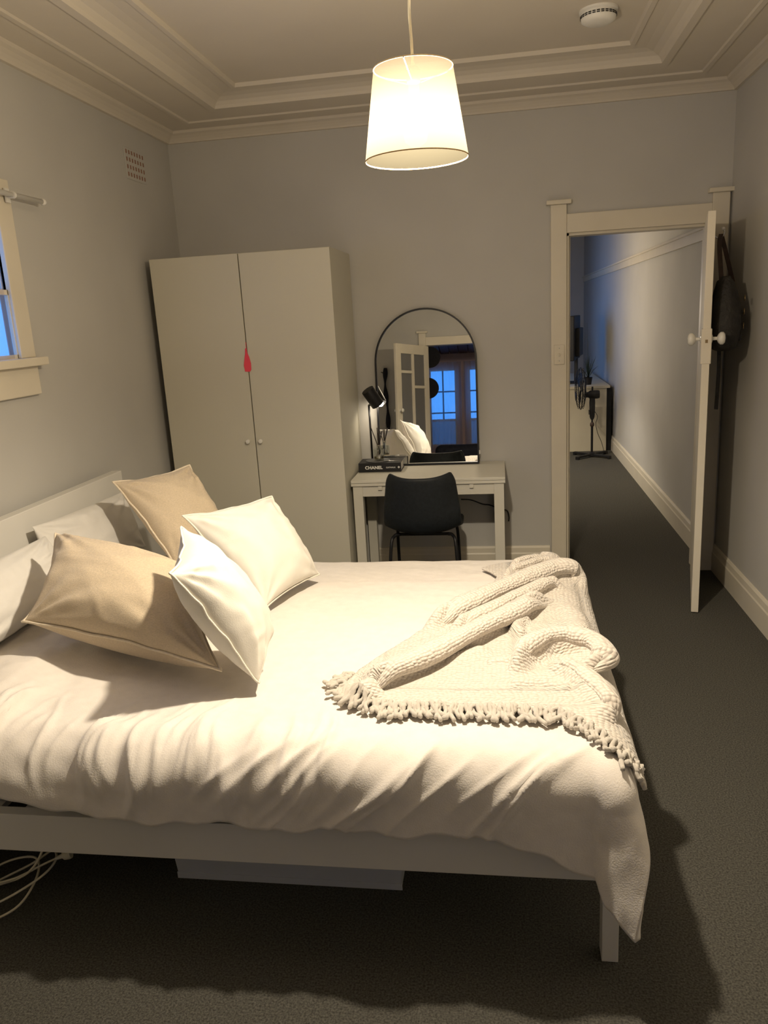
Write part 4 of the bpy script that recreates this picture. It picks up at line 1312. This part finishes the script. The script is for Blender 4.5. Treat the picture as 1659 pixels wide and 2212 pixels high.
for k in range(3):
    a = 2 * PI * k / 3 + 0.5
    ca_, sa_ = math.cos(a), math.sin(a)
    cb_, sb_ = math.cos(a + 1.0), math.sin(a + 1.0)
    vs = [(gx - 0.012, FYy + 0.03 * ca_, gz + 0.03 * sa_), (gx - 0.02, FYy + 0.185 * ca_, gz + 0.185 * sa_), (gx + 0.005, FYy + 0.19 * math.cos(a + 0.5), gz + 0.19 * math.sin(a + 0.5)), (gx + 0.02, FYy + 0.17 * cb_, gz + 0.17 * sb_), (gx + 0.012, FYy + 0.03 * cb_, gz + 0.03 * sb_)]
    vs2 = [(x + 0.003, y, z) for x, y, z in vs]
    MB().add(vs + vs2, [(0, 1, 2, 3, 4), (9, 8, 7, 6, 5)] + [(i, (i + 1) % 5, 5 + (i + 1) % 5, 5 + i) for i in range(5)]).build('blade', 'black_plastic', fan)
MB().tube(bez([(FXx + 0.028, FYy, 0.50), (FXx + 0.06, FYy + 0.02, 0.44), (FXx + 0.045, FYy + 0.04, 0.36), (FXx + 0.07, FYy + 0.08, 0.25), (FXx + 0.12, FYy + 0.16, 0.14), (FXx + 0.15, FYy + 0.22, 0.05), (FXx + 0.16, FYy + 0.24, 0.005)], 8), 0.003, 6).build('power_cord', 'black_plastic', fan, smooth=True)

cab = thing('low_cabinet', (0.9, 9.9, 0), 'long cream low cabinet against the hall wall behind the fan', 'cabinet')
cx0, cx1, cy0, cy1, chh = 0.30, 1.172, 9.05, 10.95, 0.745
MB().box(cx0, cx1, cy0, cy1, 0.0, chh - 0.03).build('carcass', 'cabinet_cream', cab, bevel=0.003)
MB().box(cx0 - 0.01, XH - 0.045, cy0 - 0.012, cy1, chh - 0.03, chh).build('worktop', 'cabinet_cream', cab, bevel=0.003)
MB().box(1.172, XH - 0.022, cy0 + 0.03, cy0 + 0.06, 0.0, chh - 0.03).build('dark_strip', 'black_plastic', cab)  # black strip between the carcass and the hall wall
tv = thing('monitor', (0.84, 9.35, chh), 'black screen seen side on upon the low cabinet', 'monitor')
va = Vector((0.20, 1, 0)).normalized()
vb = Vector((1, -0.20, 0)).normalized()
tc_ = Vector((0.86, 9.50, 1.27))
MB().obox(tc_, va, vb, (0, 0, 1), 0.33, 0.028, 0.25).build('screen_body', 'black_plastic', tv, bevel=0.01, seg=3)
MB().obox(tc_ + vb * 0.05 + Vector((0, 0, -0.05)), va, vb, (0, 0, 1), 0.2, 0.026, 0.16).build('back_housing', 'black_plastic', tv, bevel=0.012, seg=3)
MB().obox(Vector((0.875, 9.5, chh + 0.15)), va, vb, (0, 0, 1), 0.03, 0.02, 0.145).build('stand_neck', 'black_plastic', tv, bevel=0.004)
MB().obox(Vector((0.865, 9.5, chh + 0.007)), va, vb, (0, 0, 1), 0.14, 0.09, 0.007).build('stand_foot', 'black_plastic', tv, bevel=0.003)
pp = thing('potted_plant', (0.98, 9.25, chh), 'small spiky dark plant in a pot beside the screen', 'plant')
MB().lathe([(0.035, 0), (0.048, 0.08), (0.05, 0.085), (0.044, 0.085), (0.042, 0.075), (0.001, 0.074)], 20, (0.985, 9.22, chh)).build('pot', 'black_plastic', pp, smooth=True, auto=45)
PR = random.Random(5)
for k in range(14):
    a = PR.uniform(0, 2 * PI)
    sp_ = PR.uniform(0.03, 0.12)
    hgt = PR.uniform(0.10, 0.26) if k else 0.62
    if k == 0:
        sp_ = 0.02
    b0 = Vector((0.985, 9.22, chh + 0.075))
    tip = b0 + Vector((math.cos(a) * sp_, math.sin(a) * sp_, hgt))
    mid = (b0 + tip) / 2 + Vector((0, 0, 0.02))
    MB().tube([b0, mid, tip], [0.003, 0.004 if k else 0.002, 0.0006], 5).build('leaf', 'leaf_green', pp, smooth=True)
tag(MB().box(0.62, 0.70, 12.34, 12.4, 0, 2.25).build('timber_post', 'trim_paint', bevel=0.01), 'pale narrow post standing against the far end wall', 'post')

# hidden-from-view lamp of the far room, which lights the hall softly
fl_ = thing('floor_lamp', (-0.05, 7.6, 0), 'slim floor lamp standing in the far room', 'lamp')
MB().lathe([(0.13, 0), (0.13, 0.015), (0.01, 0.025)], 28, (-0.05, 7.6, 0)).build('base', 'black_metal', fl_, smooth=True, auto=40)
MB().tube([(-0.05, 7.6, 0.02), (-0.05, 7.6, 1.5)], 0.01, 10).build('pole', 'black_metal', fl_, smooth=True)
MB().lathe([(0.16, 1.42), (0.11, 1.66)], 36, (-0.05, 7.6, 0), capped=False).build('lamp_shade', SHADE, fl_, smooth=True)
p_ = point_light('floor_lamp_bulb', (-0.05, 7.6, 1.54), 75.0, WARM, 0.03)
p_.parent = fl_
p_.matrix_parent_inverse = Matrix.Translation(fl_.location).inverted()
# window of the far room
wf = MB().box(HX - 0.07, HX - 0.03, 8.7, 10.6, 0.95, 1.0).box(HX - 0.07, HX - 0.03, 8.7, 10.6, 2.2, 2.25).box(HX - 0.07, HX - 0.03, 8.7, 8.75, 1.0, 2.2).box(HX - 0.07, HX - 0.03, 10.55, 10.6, 1.0, 2.2).box(HX - 0.07, HX - 0.03, 9.62, 9.68, 1.0, 2.2).build('window_2', 'trim_paint')
wf['kind'] = 'structure'
wf['label'] = 'window on the left of the far room letting in dusk light'
wf['category'] = 'window'
for a, b in ((8.75, 9.62), (9.68, 10.55)):
    MB().box(HX - 0.053, HX - 0.047, a, b, 1.0, 2.2).build('pane', 'window_glass', wf)

# ------------------------------------------------------------------ front room behind the viewer (seen in the mirror)
fh = Vector((FX0 + 0.018, YF + 0.012, 0))
fe = Vector((-1.268, 0.06, 0))
fd_ = (fe - fh).normalized()
FDL = (fe - fh).length
fn_ = Vector((-fd_.y, fd_.x, 0))
fr = thing('door_2', fh, 'white french door with uneven frosted panes, open, seen in the mirror', 'door')
fr['kind'] = 'structure'
def fpt(a, z):
    return fh + fd_ * a + Vector((0, 0, z))
def fbar(a0, a1, z0, z1, nm='door_rail'):
    return MB().obox(fpt((a0 + a1) / 2, (z0 + z1) / 2), fd_, fn_, (0, 0, 1), (a1 - a0) / 2, 0.018, (z1 - z0) / 2).build(nm, 'door_paint', fr, bevel=0.003)
zt_ = 2.008
fbar(0, 0.085, 0.008, zt_, 'stile')
fbar(FDL - 0.095, FDL, 0.008, zt_, 'stile')
fbar(0.085, FDL - 0.095, zt_ - 0.115, zt_)
fbar(0.085, FDL - 0.095, 0.008, 0.24)
midc = FDL * 0.5 - 0.005
fbar(midc - 0.022, midc + 0.022, 0.24, zt_ - 0.115, 'stile')
# uneven glazing bars: lower on the hinge side
fbar(midc + 0.022, FDL - 0.095, 1.655, 1.69, 'glazing_bar')
fbar(0.085, midc - 0.022, 1.475, 1.51, 'glazing_bar')
for a0, a1, z0, z1 in ((midc + 0.022, FDL - 0.095, 0.24, 1.655), (midc + 0.022, FDL - 0.095, 1.69, zt_ - 0.115), (0.085, midc - 0.022, 0.24, 1.475), (0.085, midc - 0.022, 1.51, zt_ - 0.115)):
    MB().obox(fpt((a0 + a1) / 2, (z0 + z1) / 2), fd_, fn_, (0, 0, 1), (a1 - a0) / 2 - 0.0005, 0.003, (z1 - z0) / 2 - 0.0005).build('pane', 'frosted_glass', fr)
for sg_ in (-1, 1):
    MB().lathe([(0.018, 0), (0.018, 0.003), (0.008, 0.006), (0.008, 0.022), (0.020, 0.030), (0.024, 0.042), (0.016, 0.052), (0.001, 0.054)], 20, fpt(FDL - 0.05, 1.20) + fn_ * sg_ * 0.018, fn_ * sg_).build('door_knob', 'knob_white', fr, smooth=True, auto=50)

SY = -2.5
m = MB()
m.box(-1.9, -1.10, SY - TH, SY, 0, 2.3).box(-0.675, -0.50, SY - TH, SY, 0.70, 1.88).box(0.10, 0.9, SY - TH, SY, 0, 2.3)
m.box(-1.10, 0.10, SY - TH, SY, 0, 0.70).box(-1.10, 0.10, SY - TH, SY, 1.88, 2.3)
m.box(-2.02, -1.9, SY - TH, YF - TH, 0, 2.75).box(0.9, 1.02, SY - TH, YF - TH, 0, 2.75)
struct('wall_porch', m, 'pink_wall', 'pale pinkish outer wall of the front room, seen in the mirror', 'wall')
rk = MB().add([(-2.02, YF - TH, 2.56), (1.02, YF - TH, 2.56), (1.02, SY - TH, 2.10), (-2.02, SY - TH, 2.10), (-2.02, YF - TH, 2.62), (1.02, YF - TH, 2.62), (1.02, SY - TH, 2.16), (-2.02, SY - TH, 2.16)],
              [(0, 1, 2, 3), (7, 6, 5, 4), (0, 4, 5, 1), (1, 5, 6, 2), (2, 6, 7, 3), (3, 7, 4, 0)])
rko = struct('ceiling_porch', rk, 'timber_red', 'dark board ceiling of the front room, seen in the mirror', 'ceiling')
sl = Vector((0, SY - YF, 2.10 - 2.56)).normalized()
nrm_ = Vector((1, 0, 0)).cross(sl).normalized()
if nrm_.z > 0:
    nrm_ = -nrm_
for k in range(20):
    x = -1.88 + k * 0.14
    c = Vector((x + 0.065, (SY + YF - TH) / 2, 2.322)) + nrm_ * 0.010
    MB().obox(c, (1, 0, 0), sl, nrm_, 0.064, 0.93, 0.007).build('ceiling_board', 'timber_red', rko, bevel=0.002)
wi = 3
for (a, b) in ((-1.10, -0.675), (-0.50, 0.10)):
    fm = MB()
    y0, y1 = SY - 0.07, SY - 0.03
    fm.box(a, b, y0, y1, 1.08, 1.115).box(a, b, y0, y1, 0.70, 0.73).box(a, a + 0.03, y0, y1, 0.73, 1.08).box(b - 0.03, b, y0, y1, 0.73, 1.08).box(a, b, y0, y1, 1.85, 1.88).box(a, a + 0.03, y0, y1, 1.115, 1.85).box(b - 0.03, b, y0, y1, 1.115, 1.85)
    wo = fm.build('window_%d' % wi, 'trim_paint')
    wi += 1
    wo['kind'] = 'structure'
    wo['label'] = ('window seen in the mirror, on the %s of the pale post' % ('left' if a < -0.9 else 'right'))
    wo['category'] = 'window'
    mxx = (a + b) / 2
    MB().box(mxx - 0.011, mxx + 0.011, y0 + 0.005, y1 - 0.005, 1.115, 1.85).build('glazing_bar', 'dark_cloth', wo)
    for zz in (1.534, 1.21):
        MB().box(a + 0.03, b - 0.03, y0 + 0.006, y1 - 0.006, zz - 0.011, zz + 0.011).build('glazing_bar', 'dark_cloth', wo)
    MB().box(a + 0.03, b - 0.03, SY - 0.052, SY - 0.048, 0.73, 1.08).build('curtain_glow_panel', 'frosted_glass', wo)  # frosted panel added below so the lower curtain glows dim blue
    zs = [1.115, 1.21, 1.534, 1.85]
    for (xa, xb) in ((a + 0.03, mxx - 0.011), (mxx + 0.011, b - 0.03)):
        for q in range(3):
            MB().box(xa, xb, SY - 0.052, SY - 0.048, zs[q] + 0.011 * (q > 0), zs[q + 1] - 0.011 * (q < 2)).build('pane', 'window_glass', wo)
tag(voile('sheer_curtain', (-1.25, SY + 0.06, 0), (-0.60, SY + 0.06, 0), 0.62, 1.975, 0.012, 9, 8, None, 'dense_voile'), 'pale sheer curtain over the window by the pale post, seen in the mirror', 'curtain')
tag(voile('sheer_curtain', (-0.56, SY + 0.06, 0), (0.2, SY + 0.06, 0), 0.62, 1.975, 0.012, 9, 9, None, 'dense_voile'), 'pale sheer curtain over the right hand mirror window', 'curtain')
# dark seat under the curtains
sf = thing('armchair', (-0.45, -1.35, 0), 'dark low armchair in the front room, seen in the mirror', 'armchair')
vs, fs = [], []
MB().box(-0.90, 0.05, -1.75, -1.10, 0.10, 0.46).build('seat', 'dark_cloth', sf, bevel=0.08, seg=4)
MB().box(-0.90, 0.05, -1.12, -0.92, 0.12, 0.745).build('backrest', 'dark_cloth', sf, bevel=0.08, seg=4)
MB().box(-1.05, -0.90, -1.78, -0.98, 0.10, 0.58).build('armrest', 'dark_cloth', sf, bevel=0.06, seg=4)
MB().box(0.05, 0.20, -1.78, -0.98, 0.10, 0.58).build('armrest', 'dark_cloth', sf, bevel=0.06, seg=4)
for x in (-0.97, 0.10):
    for y in (-1.72, -1.05):
        MB().lathe([(0.018, 0), (0.025, 0.10)], 12, (x, y, 0)).build('leg', 'black_plastic', sf)
# two hats hanging by the opening
for (hx_, hz_, rr) in ((-0.905, 1.885, 0.135), (-0.935, 1.490, 0.135)):
    ht = thing('hat', (hx_, YF - TH - 0.02, hz_), 'round black hat hung by the opening, %s of the two in the mirror' % ('upper' if hz_ > 1.7 else 'lower'), 'hat', 'black hats by the opening')
    MB().lathe([(rr, 0.0), (rr * 0.97, 0.012), (rr * 0.66, 0.006), (rr * 0.62, 0.05), (rr * 0.55, 0.085), (rr * 0.35, 0.10), (0.001, 0.10)], 36, (hx_, YF - TH - 0.022, hz_), (0, -1, 0)).build('felt', 'hat_felt', ht, smooth=True, auto=50)
    MB().tube([(hx_ + rr * 0.632 * math.cos(a), YF - TH - 0.045, hz_ + rr * 0.632 * math.sin(a)) for a in np.linspace(0, 2 * PI, 36, endpoint=False)], 0.006, 6, closed=True).build('hat_band', 'black_vinyl', ht, smooth=True)
# black scarf on a hook on the front wall
sc_ = thing('hanging_scarf', (-1.455, YF + 0.03, 1.75), 'long black scarf hanging on the front wall, seen in the mirror', 'scarf')
MB().tube(bez([(-1.465, YF + 0.045, 1.76), (-1.475, YF + 0.045, 1.5), (-1.452, YF + 0.04, 1.2), (-1.458, YF + 0.042, 0.86)], 10), [0.022 + 0.010 * math.sin(k * 0.6) for k in range(31)], 10).build('cloth', 'dark_cloth', sc_, smooth=True)
MB().tube([(-1.465, YF + 0.002, 1.70), (-1.50, YF + 0.03, 1.70), (-1.52, YF + 0.05, 1.71)], 0.006, 8).build('hook', 'black_metal', sc_, smooth=True)
